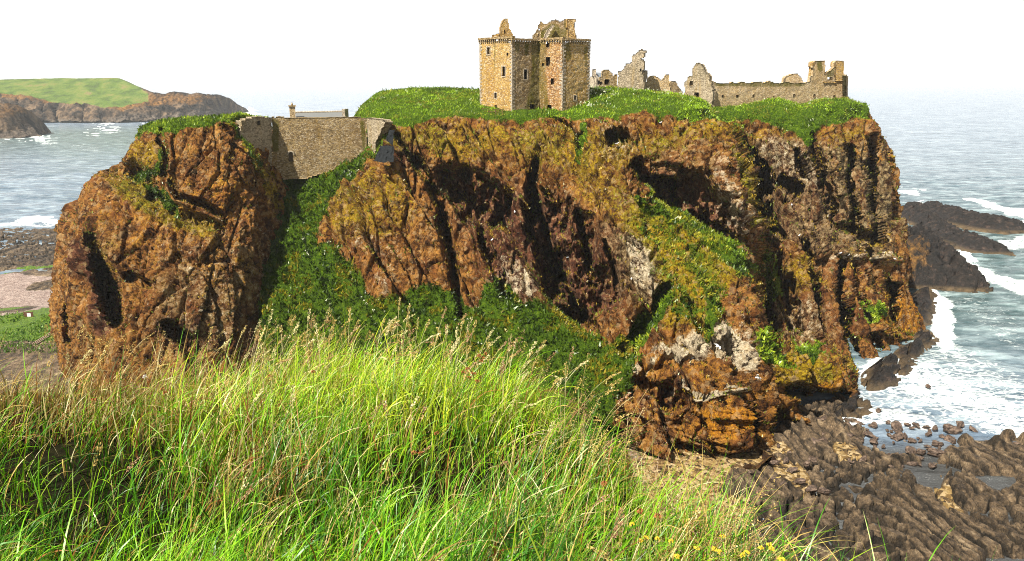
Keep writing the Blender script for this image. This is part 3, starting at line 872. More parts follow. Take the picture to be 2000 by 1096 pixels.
sample_tufts(Pall, NA, densm, moss_cols, 0.36, 4)

# ------------------------------------------------------------------ headland across the bay
def mat_headland():
    s = NT('far headland rock and turf')
    mk = s.n('SeparateColor'); s.l(s.attr('mask'), mk.inputs[0])
    n1 = s.noise(0.05, 8, 0.7); n2 = s.noise(0.25, 5, 0.7)
    vert = s.noise(0.06, 7, 0.7, stretch=(1, 1, 0.3))
    rock = s.ramp(vert, [(0.42, (0.010, 0.008, 0.007)), (0.50, (0.06, 0.042, 0.028)), (0.60, (0.17, 0.115, 0.07))])
    f = s.rng(s.math('ADD', mk.outputs[1], s.math('MULTIPLY', n1, 0.8)), 0.75, 0.95)
    rock = s.mix(f, rock, s.ramp(n2, [(0.38, (0.07, 0.035, 0.012)), (0.62, (0.22, 0.11, 0.03))]))
    rock = s.mix(mk.outputs[2], rock, s.ramp(n2, [(0.4, (0.035, 0.028, 0.022)), (0.62, (0.15, 0.12, 0.095))]))
    gr = s.ramp(n1, [(0.38, (0.05, 0.08, 0.018)), (0.48, (0.08, 0.13, 0.022)), (0.58, (0.13, 0.16, 0.035)), (0.66, (0.17, 0.13, 0.06))])
    f = s.rng(s.math('ADD', mk.outputs[0], s.math('MULTIPLY', n1, 0.6)), 0.7, 0.9)
    col = s.mix(f, rock, gr)
    return s.fin(col, 0.95, s.bump(s.math('ADD', n1, s.math('MULTIPLY', n2, 0.3)), 0.8, 4.0), 0.1)
M_HEAD = mat_headland()

def px_relief(name, stations, ctrl, nu, nv, amp, spec, hol=(), mat=None, seed=0, sc=1.0, backz=True):
    """rock mass seen as a lit relief, closed off over the top and down its far side"""
    global Y, wx, wy, HM, HN
    G = interp_stations(stations, nu, nv); gx, gy = G[..., 0], G[..., 1]
    if ctrl == 'plane': raise ValueError
    Y = tps(ctrl)(gx, gy)
    Pg = np.stack([gx * 0.09, gy * 0.0, gy * 0.09], -1)
    wx = gx + 4 * fbm(Pg, 4.0, 4, seed + 31); wy = gy + 4 * fbm(Pg, 4.0, 4, seed + 32)
    HM = np.zeros(Y.shape); HN = 0.5
    for h in hol: hollow(*h)
    P = at(gx, gy, Y); N = grid_normals(P); N *= np.sign((N * (np.array([0, 0, H]) - P)).sum(-1, keepdims=True))
    ch = {k: np.zeros(gx.shape) for k in 'gmwbrd'}
    for c, poly, so, k in spec:
        v = (stroke(wx, wy, poly) if len(poly[0]) == 3 else sstep(-so, so, sdpoly(wx, wy, poly))) * k
        ch[c] = np.maximum(ch[c], v)
    Q = P / sc
    d = fbm(Q * np.array([1, 1, 0.4]), 4, 5, seed, 0.6, ridge=True) + 0.5 * fbm(Q, 1.5, 4, seed + 3, 0.65)
    D = d * amp * (1 - ch['g'] * 0.9)
    P2 = P + N * D[..., None]
    E = P2[0]; bk = []
    span = float(np.ptp(P2[..., 2])) + 4
    for i in range(1, 12):
        t = i / 11
        bk.append(E + np.array([0, span * 1.6 * t, -span * 1.15 * t * t]))
    Pall = np.concatenate([np.array(bk)[::-1], P2], 0)
    nr, nc = Pall.shape[:2]
    def pd(A):
        B = np.repeat(A[:1], nr, 0); B[11:] = A; return B
    m = np.stack([pd(ch['g']), pd(ch['m']), pd(ch['w'])], -1).reshape(-1, 3)
    m2 = np.stack([pd(ch['b']), pd(ch['r']), pd(ch['d'])], -1).reshape(-1, 3)
    o = mesh_np(name, Pall, grid_faces(nr, nc)[:, ::-1], mat, smooth=False, attrs={'mask': m, 'mask2': m2, 'shift': (Pall + 40).reshape(-1, 3)})
    return o, P2

gw = lambda py: float(ground_y(py))
hs = [
 [(-260,158),(-260,180),(-260,200),(-260,222),(-260,244)],
 [(-60,157),(-60,180),(-60,200),(-60,220),(-60,242)],
 [(0,156),(0,180),(0,200),(0,219),(0,241)],
 [(60,154),(60,180),(60,200),(60,219),(60,240)],
 [(120,153),(120,180),(120,200),(120,218),(120,240)],
 [(180,153),(180,180),(180,200),(180,218),(180,240)],
 [(228,152),(228,175),(228,195),(228,215),(228,240)],
 [(262,168),(262,185),(262,200),(262,217),(262,239)],
 [(290,182),(290,195),(290,206),(290,220),(290,238)],
 [(340,185),(340,196),(340,207),(340,220),(340,236)],
 [(390,186),(390,197),(390,208),(390,220),(390,234)],
 [(432,189),(432,198),(432,208),(432,218),(432,229)],
 [(452,200),(452,205),(452,211),(452,218),(452,225)],
 [(468,213),(468,215),(468,217),(468,219),(468,222)],
]
hc = []
for x, t, b in ((-260,158,244),(0,156,241),(120,153,240),(228,152,240),(290,182,238),(340,185,236),(390,186,234),(432,189,229),(468,213,222)):
    yb = gw(b); hc += [(x, b, yb), (x, b * 0.75 + t * 0.25, yb * 1.012), (x, (t + b) / 2, yb * (1.05 if x < 260 else 1.02)), (x, t, yb * (1.14 if x < 260 else 1.05))]
ho, _ = px_relief('headland', hs, hc, 500, 130, 6.0, [
 ('g', [(-300,100),(228,140),(262,165),(290,184),(290,200),(250,208),(200,212),(150,205),(110,203),(60,192),(30,190),(0,184),(-300,184)], 3, 1),
 ('m', [(0,170),(60,186),(150,196),(290,184),(400,186),(440,192),(380,208),(300,212),(240,222),(180,212),(80,206),(0,200)], 8, 0.55),
 ('w', [(180,241),(240,226),(330,226),(380,219),(470,205),(480,240),(200,250)], 3, 0.9),
 ('w', [(-300,236),(200,236),(240,250),(-300,250)], 2, 0.8),
 ], [('s', [(85,205,5),(85,234,6)], 12), ('s', [(35,200,6),(40,236,7)], 16), ('s', [(160,212,4),(160,236,5)], 10), ('s', [(105,215,6),(112,235,7)], 14), ('s', [(195,215,4),(197,236,4)], 10)], M_HEAD, 5, 6.0)
tag(ho, kind='structure')
ps = [[(-200,200),(-200,215),(-200,235),(-200,250),(-200,272)], [(0,205),(0,215),(0,235),(0,250),(0,271)], [(22,205),(22,220),(22,240),(22,254),(22,270)], [(34,214),(37,228),(39,242),(41,256),(44,270)], [(38,238),(46,244),(56,250),(62,258),(66,269)], [(44,250),(56,252),(66,257),(74,262),(84,266)]]
pc = [(-200,272,gw(272)),(-200,235,gw(272)+6),(-200,200,gw(272)+40),(0,271,gw(271)),(0,240,gw(271)+5),(0,205,gw(271)+30),(34,214,gw(270)+34),(42,250,gw(269)+6),(44,270,gw(270)),(84,266,gw(266)),(66,257,gw(266)+3),(44,250,gw(266)+8)]
po, _ = px_relief('near_headland', ps, pc, 160, 70, 3.0, [('m', [(-300,190),(40,190),(40,225),(20,235),(-300,240)], 6, 0.45), ('w', [(-300,258),(40,256),(50,246),(100,250),(100,290),(-300,290)], 3, 0.9)], [], M_HEAD, 15, 4.0)
tag(po, kind='structure')
# ------------------------------------------------------------------ sea
def mat_sea():
    s = NT('sea water with foam')
    fo = s.attr('foam', 'Fac')
    te = s.attr('teal', 'Fac')
    ob = s.tc.outputs['Object']
    n1 = s.noise(0.16, 6, 0.65, stretch=(0.6, 1.5, 1)); n2 = s.noise(0.75, 6, 0.7, dist=1.2, stretch=(0.7, 1.3, 1)); n3 = s.noise(0.035, 5, 0.6, stretch=(0.5, 2.0, 1))
    deep = s.ramp(s.math('MULTIPLY', s.math('ADD', n3, n1), 0.5), [(0.40, (0.08, 0.125, 0.19)), (0.5, (0.19, 0.25, 0.34)), (0.6, (0.40, 0.47, 0.56))])  # pale tones put the sky's reflection on far water into the colour
    teal = s.ramp(n1, [(0.38, (0.035, 0.070, 0.075)), (0.5, (0.10, 0.15, 0.16)), (0.62, (0.24, 0.31, 0.32))])
    col = s.mix(te, deep, teal)
    streak = s.math('MULTIPLY', s.rng(n1, 0.54, 0.72), 0.4)
    col = s.mix(streak, col, (0.35, 0.47, 0.50))
    f = s.math('ADD', s.math('MULTIPLY', fo, 1.0), s.math('MULTIPLY', n2, 1.9))
    f = s.rng(f, 1.38, 1.58)
    # lacy streaks of old foam
    v = s.voro(0.55, 'Distance', 'DISTANCE_TO_EDGE', stretch=(0.7, 1.2, 1))
    lace = s.math('MULTIPLY', s.rng(v, 0.10, 0.02), s.rng(s.math('ADD', fo, n2), 0.78, 1.0))
    # scattered white caps out at sea
    cap = s.noise(0.05, 8, 0.72, stretch=(0.45, 1.6, 1)); cap = s.rng(cap, 0.685, 0.72)
    f = s.math('MAXIMUM', f, s.math('MAXIMUM', s.math('MULTIPLY', lace, 0.75), s.math('MULTIPLY', cap, 0.7)), clamp=True)
    col = s.mix(s.attr('pool', 'Fac'), col, (0.050, 0.047, 0.040))
    col = s.mix(f, col, (0.80, 0.85, 0.85))
    h = s.math('ADD', n1, s.math('MULTIPLY', n2, 0.35))
    h = s.math('ADD', h, s.math('MULTIPLY', s.noise(0.035, 4, 0.6, stretch=(0.5, 1.6, 1)), 3.0))
    s.b.inputs['IOR'].default_value = 1.33
    r = s.math('ADD', s.math('MULTIPLY', f, 0.6), 0.16)
    return s.fin(col, r, s.bump(h, 0.9, 1.2), 0.5)
M_SEA = mat_sea()

ys = np.concatenate([np.geomspace(62, 420, 560), np.geomspace(423, 14000, 260)])
us = np.linspace(-0.95, 0.95, 720)
YY = ys[:, None] + 0 * us[None]; XX = ys[:, None] * us[None]
P = np.stack([XX, YY, 0 * XX], -1)
spx, spy = to_px(P)
amp = np.clip(1.2 - ys / 1500, 0.3, 1)[:, None]
Z = (fbm(P * np.array([0.55, 1.5, 1]), 9, 4, 501, 0.55) * 0.6 + fbm(P * np.array([0.7, 1.3, 1]), 2.6, 3, 502) * 0.34) * amp
P[..., 2] = Z
wxs = spx + 22 * fbm(P * np.array([1, 1, 0]), 9, 4, 504); wys = spy + 13 * fbm(P * np.array([1, 1, 0]), 9, 4, 505)
foam = np.zeros(spx.shape)
def fp(poly, k, soft):
    global foam
    v = (stroke(wxs, wys, poly) if len(poly[0]) == 3 else sstep(-soft, soft, sdpoly(wxs, wys, poly))) * k
    foam = np.maximum(foam, v)
fp([(1660,770),(1720,700),(1790,660),(1830,600),(1860,590),(1880,650),(1930,700),(2100,780),(2100,900),(2020,880),(1950,870),(1880,840),(1800,830),(1720,815),(1660,820)], 0.50, 22)
fp([(1700,720,30),(1800,740,45),(1900,790,40),(2050,850,50)], 0.68, 14)
fp([(1640,830,16),(1720,810,22),(1800,830,20)], 0.7, 8)
fp([(1815,560,10),(1840,600,26),(1850,660,30)], 0.9, 8)
fp([(1820,470,12),(1870,510,14),(1940,545,14),(2020,560,16)], 0.8, 8)
fp([(1815,460,8),(1860,480,10),(1900,500,12)], 1.0, 8)
fp([(1900,392,7),(1960,410,12),(2040,425,14)], 1.0, 8)
fp([(1790,395,5),(1850,418,7),(1900,440,7)], 0.8, 8)
fp([(1760,372,6),(1800,380,6)], 0.8, 8)
fp([(1940,480,10),(2040,470,14)], 0.7, 8)
fp([(1850,575,20),(1950,620,30),(2060,700,40)], 0.35, 8)
fp([(1800,380),(2100,400),(2100,800),(1850,640)], 0.22, 60)
fp([(185,239,3),(220,241,3)], 1.0, 2)
fp([(280,240,2),(330,236,3),(400,232,4),(450,226,5),(500,222,5)], 0.9, 2)
fp([(430,224,4),(490,216,4)], 0.9, 2)
fp([(172,259,3),(200,256,3),(228,253,3)], 0.8, 2)
fp([(40,269,3),(90,264,3)], 1.0, 2)
fp([(-100,272,3),(40,272,3)], 0.6, 2)
fp([(70,272,6),(110,278,6)], 0.55, 3)
fp([(140,285,5),(185,290,5)], 0.4, 3)
fp([(0,440,5),(60,432,7),(110,432,8)], 0.7, 5)
fp([(590,220,2),(680,215,2)], 0.5, 2)
teal = np.clip(1.25 - np.maximum(np.abs(spy - 540) / 330, 0) * 1.1, 0, 1) * (spx > 1400) + (spx < 1000) * sstep(235, 262, spy) * (1 - 0.6 * sstep(270, 330, spy))
o = mesh_np('sea', P, grid_faces(*P.shape[:2]), M_SEA, attrs={'foam': foam.ravel() * 0.80, 'teal': teal.ravel(), 'pool': (((spx > 1500) & (spx < 2300)) * sstep(845, 890, spy)).ravel() * 0.9})
tag(o, kind='structure')

# ------------------------------------------------------------------ shore materials
def mat_shore():
    s = NT('wet shore rock')
    mk = s.n('SeparateColor'); s.l(s.attr('mask'), mk.inputs[0])
    n1 = s.noise(0.7, 9, 0.8, dist=0.1); n2 = s.noise(3.0, 4, 0.7)
    n0 = s.noise(0.22, 8, 0.8, stretch=(1.8, 0.5, 1)); rock = s.ramp(s.math('MULTIPLY', s.math('ADD', n1, n0), 0.5), [(0.38, (0.010, 0.007, 0.005)), (0.46, (0.060, 0.042, 0.026)), (0.53, (0.19, 0.130, 0.075)), (0.60, (0.42, 0.31, 0.19))])
    rock = s.mix(s.math('MULTIPLY', s.rng(n2, 0.55, 0.7), 0.35), rock, (0.26, 0.20, 0.15))
    rock = s.mix(s.math('MULTIPLY', s.attr('gap_shade_tone', 'Fac'), 0.92), rock, (0.012, 0.010, 0.007))  # shade of the gaps painted into the rock colour
    vc = s.voro(2.2, 'Color'); vs = s.n('SeparateColor'); s.l(vc, vs.inputs[0])
    grv = s.ramp(vs.outputs[0], [(0.0, (0.03, 0.02, 0.01)), (0.3, (0.17, 0.10, 0.035)), (0.65, (0.38, 0.25, 0.09)), (1.0, (0.58, 0.44, 0.25))])
    f = s.rng(s.math('ADD', mk.outputs[0], s.math('MULTIPLY', n1, 2.0)), 1.35, 1.6)
    col = s.mix(f, rock, grv)
    f = s.rng(s.math('ADD', mk.outputs[1], s.math('MULTIPLY', n1, 0.9)), 0.88, 1.05)
    col = s.mix(f, col, s.ramp(n1, [(0.4, (0.24, 0.165, 0.14)), (0.6, (0.46, 0.36, 0.31))]))
    f = s.rng(s.math('ADD', mk.outputs[2], s.math('MULTIPLY', n1, 0.7)), 0.80, 0.95)
    col = s.mix(f, col, s.ramp(n2, [(0.35, (0.03, 0.09, 0.004)), (0.65, (0.17, 0.26, 0.02))]))
    h = s.math('ADD', n1, s.math('MULTIPLY', n2, 0.25)); h = s.math('ADD', h, s.math('MULTIPLY', s.voro(2.2), -0.2))
    return s.fin(col, s.rng(n2, 0.3, 0.7, 0.35, 0.85), s.bump(h, 1.0, 0.9), 0.3)
M_SHORE = mat_shore()

_low = None
def shore(name, px_rng, py_rng, step, zfun, mask, low=False):
    """shore terrain over the ground area seen between these pixels (laid out on the sea-level plane)"""
    gx_, gy_ = np.meshgrid(np.arange(px_rng[0], px_rng[1], step), np.arange(py_rng[0], py_rng[1], step))
    Pw = at(gx_, gy_, ground_y(gy_))
    z = zfun(Pw, gx_, gy_); Pw[..., 2] = z
    m = mask(Pw, gx_, gy_)
    o = mesh_np(name, Pw, grid_faces(*gx_.shape)[:, ::-1], M_SHORE, smooth=False, attrs={'mask': np.stack(m, -1).reshape(-1, 3), 'gap_shade_tone': (_low if low else 0 * z).ravel()})
    return tag(o, kind='structure'), Pw

def strata(P, ang, seed, sc=2.4):
    """upturned beds: long rounded ribs with deep dark gaps, broken by cross joints"""
    c, s = math.cos(ang), math.sin(ang)
    a = P[..., 0] * c + P[..., 1] * s; b = -P[..., 0] * s + P[..., 1] * c
    b = b + 2.4 * fbm(P, 13, 4, seed) + 0.25 * fbm(P, 2.5, 3, seed + 1)
    def ribs(w_, l_, k):
        t = b / w_; i = np.floor(t); f = t - i
        h = np.abs(np.modf(np.sin(i * 12.9898 + seed + k) * 43758.5453)[0])
        u = a / l_ + h * 7 + 0.25 * fbm(P, 1.5, 2, seed + 3 + k); iu = np.floor(u); fu = u - iu
        h2 = np.abs(np.modf(np.sin(i * 12.9898 + iu * 78.233 + seed + k) * 43758.5453)[0])
        dome = (1 - np.abs(2 * f - 1) ** 5) * (1 - np.abs(2 * fu - 1) ** 24)
        return dome, h2, f, h
    d1, h1, f1, r1 = ribs(sc * 0.80, sc * 4.5, 0); d2, h2, f2, r2 = ribs(sc * 0.30, sc * 2.0, 5)
    g1, g2, gid, tl = worley(P, sc * 0.8, seed + 4, True)
    m_ = sstep(0.12, 0.35, fbm(P, 10.0, 2, seed + 21))
    pits = np.minimum(fbm(P, 0.8, 4, seed + 11, 0.65) + 0.15, 0) * 1.0
    rb = d1 * (0.9 + 0.9 * h1) - 1.0 + d2 * 0.35 + h2 * 0.25 + (f1 - 0.5) * 0.9 + (f2 - 0.5) * 0.25
    bl = (gid - 0.3) * 1.1 + tl * 0.7 - 1.3 * (1 - sstep(0.0, 0.2, g2 - g1))
    global _gap
    _gap = np.clip((1 - sstep(0.25, 0.8, d1)) * (1 - m_) + (1 - sstep(0.05, 0.22, g2 - g1)) * m_ + 0.5 * (1 - sstep(0.2, 0.7, d2)), 0, 1)
    rb = rb * 1.2; top_ = 0.05 + 0.35 * h1; rb = np.where(rb > top_, top_ + (rb - top_) * 0.25, rb)
    return rb * (1 - m_) + bl * m_ + pits + 0.12 * fbm(P, 0.4, 3, seed + 9)

shore_top = [(1150,820),(1300,870),(1420,890),(1500,850),(1560,790),(1640,768),(1668,790),(1672,830),(1700,850),(1760,868),(1830,880),(1900,850),(1960,845),(2100,850),(2400,900),(2400,1300),(1150,1300)]
pool_spec = [[(1755,915),(1800,900),(1850,905),(1850,940),(1835,965),(1790,950)], [(1900,925),(1985,935),(2000,955),(1930,965)], [(1690,855),(1780,870),(1840,880),(1830,905),(1740,900),(1680,880)], [(1930,1085),(2100,1070),(2100,1160),(1900,1140)]]
def z_shore(P, px, py):
    wx = px + 14 * fbm(P, 5, 3, 301); wy = py + 9 * fbm(P, 5, 3, 302)
    sd = sdpoly(wx, wy, shore_top)
    z = -1.6 + 2.3 * sstep(-14, 26, sd) - 2.5 * sstep(-4, -30, sd)
    for pl in pool_spec: z = z - 1.5 * sstep(-4, 7, sdpoly(wx, wy, pl))
    up = sstep(1720, 1350, px) * 1.1 + sstep(1000, 1150, py) * 0.4
    rock = strata(P, math.radians(102), 310)
    # loose blocks at the seaward rim
    wf1, wf2, wid = worley(P * np.array([1, 0.8, 1]) + fbm(P, 2, 3, 329)[..., None] * 0.8, 2.3, 330)
    blocks = 1.7 * sstep(0.62, 0.18, wf1) * (wid > 0.45) - 0.3
    rim = sstep(60, 0, np.abs(py - 850 - (px - 1750) * 0.03)) * (px > 1560)
    rock = rock * (1 - rim) + blocks * rim
    grav = gravel_m(px, py, P)
    global _low
    _low = np.maximum(sstep(-0.15, -0.8, rock), _gap)  # low spots and gaps that get painted shade
    return z + up * sstep(0, 20, sd) + rock * 1.1 * (1 - grav * 0.92) + grav * (0.15 + 0.12 * fbm(P, 0.5, 3, 333))
def gravel_m(px, py, P):
    wx = px + 16 * fbm(P, 4, 4, 341); wy = py + 12 * fbm(P, 4, 4, 342)
    g = sstep(-7, 7, sdpoly(wx, wy, [(1200,880),(1330,890),(1420,905),(1480,890),(1530,880),(1545,900),(1500,915),(1560,925),(1590,950),(1580,985),(1540,960),(1500,935),(1430,945),(1400,985),(1470,1010),(1420,1060),(1300,1040),(1200,1000)]))
    g = np.maximum(g, sstep(-5, 5, sdpoly(wx, wy, [(1615,878),(1670,880),(1690,905),(1640,905)])) * 0.9)
    g = np.maximum(g, sstep(-4, 4, sdpoly(wx, wy, [(1820,950),(1850,965),(1880,1010),(1840,1000)])) * 0.8)
    return g
shore('foreshore', (1150, 2330), (740, 1240), 1.5, z_shore, lambda P, px, py: (gravel_m(px, py, P), 0.55 * sstep(1340, 1200, px), 0 * px + 0.0), low=True)

# left-hand beach: reef, pink sand, turf bank
def left_z(P, px, py):
    wx = px + 9 * fbm(P, 9, 4, 351); wy = py + 7 * fbm(P, 9, 4, 352)
    z = -1.2 + 1.6 * sstep(432, 462, wy + px * 0.02) + 0.4 * sstep(520, 560, wy) + 2.0 * sstep(600, 640, wy)
    reef = sstep(430, 460, wy) * (1 - sstep(515, 540, wy)) + 0.5 * sstep(0, 1, stroke(wx, wy, [(60,565,8),(120,555,10)]))
    z = z - 0.9 * sstep(-2, 4, sdpoly(wx, wy, [(-40,535),(30,522),(55,524),(40,534),(-40,548)]))
    global _low
    st_ = strata(P, math.radians(20), 360, 3.0); _low = np.maximum(sstep(-0.15, -0.8, st_), _gap) * reef + 0.35 * reef  # shade painted into the reef's gaps, plus a uniformly darker reef tone
    return z + reef * st_ * 0.7 + 0.10 * fbm(P, 1.0, 3, 361)
def left_m(P, px, py):
    wx = px + 9 * fbm(P, 6, 4, 371); wy = py + 8 * fbm(P, 6, 4, 372)
    sand = sstep(535, 548, wy) * (1 - sstep(605, 612, wy)) * (1 - 0.9 * stroke(wx, wy, [(60,568,9),(120,556,12)]))
    sand = np.maximum(sand, stroke(wx, wy, [(-40,662,4),(10,640,6),(50,640,6),(90,606,6)]) * 1.0)
    alg = stroke(wx, wy, [(0,540,6),(60,526,6),(110,522,5)]) * 0.9
    turf = sstep(608, 616, wy) * (1 - sstep(684, 700, wy))
    turf = turf * (1 - stroke(wx, wy, [(-40,648,6),(10,636,7),(40,632,7),(75,615,7)]))
    return (0 * px, sand, np.maximum(alg * 0.8, turf))
_, PL = shore('beach', (-260, 150), (412, 800), 1.5, left_z, left_m, low=True)
lpx, lpy = to_px(PL); NL = np.zeros_like(PL); NL[..., 2] = 1
mm = left_m(PL, lpx, lpy)[2]
sample_tufts(PL, NL, np.where((mm > 0.6) & (lpy > 600), 4.0, 0), green_cols(1.0), 0.45, 6)

# ------------------------------------------------------------------ skerries and ledges at the right
def mat_skerry():
    s = NT('dark skerry rock with pale tide band')
    g = s.n('NewGeometry'); sp = s.n('SeparateXYZ'); s.l(g.outputs['Position'], sp.inputs[0])
    n1 = s.noise(0.45, 9, 0.78, dist=0.1); n2 = s.noise(2.5, 4, 0.7)
    dark = s.ramp(n1, [(0.38, (0.004, 0.004, 0.004)), (0.54, (0.016, 0.012, 0.010)), (0.68, (0.085, 0.055, 0.042))])
    band = s.ramp(n1, [(0.38, (0.025, 0.018, 0.011)), (0.6, (0.13, 0.088, 0.045))])
    och = s.ramp(n2, [(0.4, (0.16, 0.07, 0.01)), (0.62, (0.30, 0.15, 0.02))])
    z = s.math('ADD', sp.outputs[2], s.math('MULTIPLY', n1, 2.2))
    col = s.mix(s.rng(z, 1.6, 2.3), band, dark)
    f = s.rng(s.math('ADD', s.attr('och', 'Fac'), s.math('MULTIPLY', n1, 2.4)), 1.75, 2.2)
    col = s.mix(s.math('MULTIPLY', f, 0.7), col, och)
    return s.fin(col, 0.6, s.bump(s.math('ADD', n1, s.math('MULTIPLY', n2, 0.3)), 1.0, 0.7), 0.3)
M_SKER = mat_skerry()

def reef(name, spine, label, seed, amp=0.8, n=260, och=None, lean=0.0):
    amp = amp * 1.35
    """spine: (px, py_waterline, height m, half-width m) along the crest"""
    sp = np.array(spine, float); sp[:, 2] *= 0.70
    X = at(sp[:, 0], sp[:, 1], ground_y(sp[:, 1]))[:, :2]
    seg = np.linalg.norm(np.diff(X, axis=0), axis=1); L = np.concatenate([[0], np.cumsum(seg)])
    nu_ = n; t = np.linspace(0, L[-1], nu_)
    cx = np.interp(t, L, X[:, 0]); cy = np.interp(t, L, X[:, 1]); hh = np.interp(t, L, sp[:, 2]); wd = np.interp(t, L, sp[:, 3])
    dx = np.gradient(cx); dy = np.gradient(cy); q = np.hypot(dx, dy); nxv, nyv = -dy / q, dx / q
    v = np.linspace(-1, 1, 120)[:, None]
    endf = np.sqrt(np.clip(np.minimum(t, L[-1] - t) / (0.12 * L[-1]), 0, 1))
    prof = (1 - np.abs(v + lean * 0.4 * (1 - v * v)) ** 1.6)
    Pq = np.stack([cx + nxv * wd * v * endf * 1.15, cy + nyv * wd * v * endf * 1.15, hh * prof * endf - 1.0 + 0 * v], -1)
    Qn = Pq.copy()
    a = (Qn[..., 0] * (dx / q)[None] + Qn[..., 1] * (dy / q)[None])[..., None] * np.stack([dx / q, dy / q, 0 * q], -1)
    Qs = Qn - a * 0.6
    d = fbm(Qs, 4.0, 4, seed, 0.6, ridge=True) * 1.0 + 0.6 * fbm(Qn, 1.6, 4, seed + 2, 0.65)
    f1, f2, idv = worley(Qs, 3.0, seed + 5)
    d = d + (idv - 0.5) * 0.8 - 0.7 * (1 - sstep(0, 0.15, f2 - f1))
    Pq[..., 2] += d * amp * prof.clip(0.15, 1); Pq[..., 0] += 0.4 * d * amp; 
    oc = np.zeros(Pq.shape[:2]) if och is None else np.clip((1 - t / L[-1] * och), 0, 1)[None] * sstep(0.2, 0.9, prof) + 0 * v
    o = mesh_np(name, Pq, grid_faces(120, nu_), M_SKER, smooth=False, attrs={'och': (oc).ravel()})
    if label: tag(o, label, 'rock')
    return o
reef('skerry', [(1745,560,20,14),(1785,520,17,12),(1830,540,12,9),(1880,560,8,7),(1925,572,4,4),(1945,576,1,2)], 'dark steep rock ridge running out from the foot of the cliff into the surf', 601, 1.3, och=3.5)
reef('skerry', [(1750,420,14,9),(1790,428,9,7),(1840,452,5,6),(1880,474,6,8),(1930,492,6,8),(1990,500,3,5)], 'long black skerry with a sloping brown side, between the cliff ridge and the outermost skerry', 611, 0.9)
reef('skerry', [(1790,400,3,4),(1840,418,6,8),(1890,436,7,10),(1950,448,7,10),(2005,440,3,6)], 'outermost low black skerry with breakers behind it, farthest out at the right', 621, 0.9)
reef('shore_ledge', [(1768,640,5,5),(1790,600,4,4),(1806,575,3,3),(1815,560,1.5,2)], 'pale brown sloping ledge at the cliff foot where the surf runs in', 631, 0.6, 120)
reef('shore_ledge', [(1690,762,2.5,3),(1720,735,3.2,3.6),(1760,702,3.0,3.4),(1800,664,2.5,3),(1812,642,1.5,2)], 'long purple brown ledge below the orange lichen of the cliff, washed by foam', 641, 1.3, 160)
reef('shore_ledge', [(1610,842,1.5,3),(1650,812,2.5,3.5),(1690,785,2.5,3)], 'brown rock ledge at the foot of the overhanging headlet', 651, 1.3, 120)
reef('sea_rock', [(452,228,5,8),(470,226,8,9),(490,228,2,4)], 'dark rock in white water off the tip of the far headland', 661, 1.0, 60)
reef('sea_rock', [(456,238,3,6),(466,236,6,7),(480,237,2,4)], 'smaller dark rock in front of the one off the headland tip', 671, 0.8, 60)
reef('sea_rock', [(436,226,1,3),(442,226,2.6,4),(449,226,1,3)], 'smallest low rock just off the headland shore', 681, 0.6, 40)

# ------------------------------------------------------------------ boulders
def boulder_mesh(seed, flat):
    import bmesh
    bm = bmesh.new(); bmesh.ops.create_icosphere(bm, subdivisions=4, radius=1)
    V = np.array([v.co[:] for v in bm.verts])
    d = fbm(V + seed * 3.1, 1.1, 3, seed) * 0.6 + fbm(V + seed, 0.35, 3, seed + 1) * 0.2
    rr = np.random.default_rng(seed)
    for _ in range(7):      # broken facets
        n = rr.normal(size=3); n /= np.linalg.norm(n); k = (V * n).sum(1); lim = rr.uniform(0.4, 0.75)
        V = V - np.clip(k - lim, 0, 1)[:, None] * n * 0.85
    V = V * (1 + d[:, None]) * np.array([1.25, 0.85, flat])
    for v, c in zip(bm.verts, V): v.co = c
    me = bpy.data.meshes.new('boulder'); bm.to_mesh(me); bm.free()
    me.polygons.foreach_set('use_smooth', np.ones(len(me.polygons), bool)); me.materials.append(M_BOULD)
    return me
def mat_boulder():
    s = NT('boulder stone')
    n1 = s.noise(1.6, 7, 0.7); n2 = s.noise(9, 3, 0.7)
    c = s.ramp(n1, [(0.35, (0.012, 0.008, 0.006)), (0.5, (0.08, 0.052, 0.037)), (0.68, (0.24, 0.17, 0.125))])
    c = s.mix(s.math('MULTIPLY', s.rng(n2, 0.6, 0.7), 0.4), c, (0.30, 0.24, 0.19))
    return s.fin(c, 0.6, s.bump(s.math('ADD', n1, s.math('MULTIPLY', n2, 0.2)), 0.9, 0.25), 0.35)
M_BOULD = mat_boulder()
protos = [boulder_mesh(40 + i, f) for i, f in enumerate((0.8, 0.65, 0.9, 0.6, 0.75))]
brr = random.Random(5)
def put_boulder(px, py, wpx, label, group, z=0.25):
    Yb = gw(py) if z == 0.25 else float(ground_y(py, z))
    p = at(px, py, Yb); me = protos[brr.randrange(5)]
    o = bpy.data.objects.new('boulder', me)
    size = wpx / 2 / F * Yb * 1.05 / 1.25
    o.location = (p[0], p[1], z + size * 0.05); o.scale = (size * brr.uniform(0.8, 1.3), size * brr.uniform(0.8, 1.2), size * brr.uniform(0.7, 1.1))
    o.rotation_euler = (brr.uniform(-.35, .35), brr.uniform(-.35, .35), brr.uniform(-1.6, 1.6))
    COL.objects.link(o); tag(o, label, 'boulder', group)
for px, py, wd in ((1875,833,24),(1706,835,22),(1812,758,14),(1768,732,6) ,(1715,805,18),(1900,842,20),(1980,870,22)):
    put_boulder(px, py, wd, {1875: 'lone rounded boulder standing in the white surf in front of the jagged reef', 1706: 'brown boulder in the foam nearest the foot of the headlet', 1812: 'small reddish rock awash in the middle of the white surf', 1768: 'tiny rock tip just showing through the foam by the cliff', 1715: 'low flat reddish stone at the inner edge of the surf', 1900: 'flat dark rock half awash, just right of the lone rounded boulder', 1980: 'long leaning boulder at the outer corner of the reef'}[px], None)
G1 = 'dark boulders scattered along the wet rim of the foreshore'
taken = []
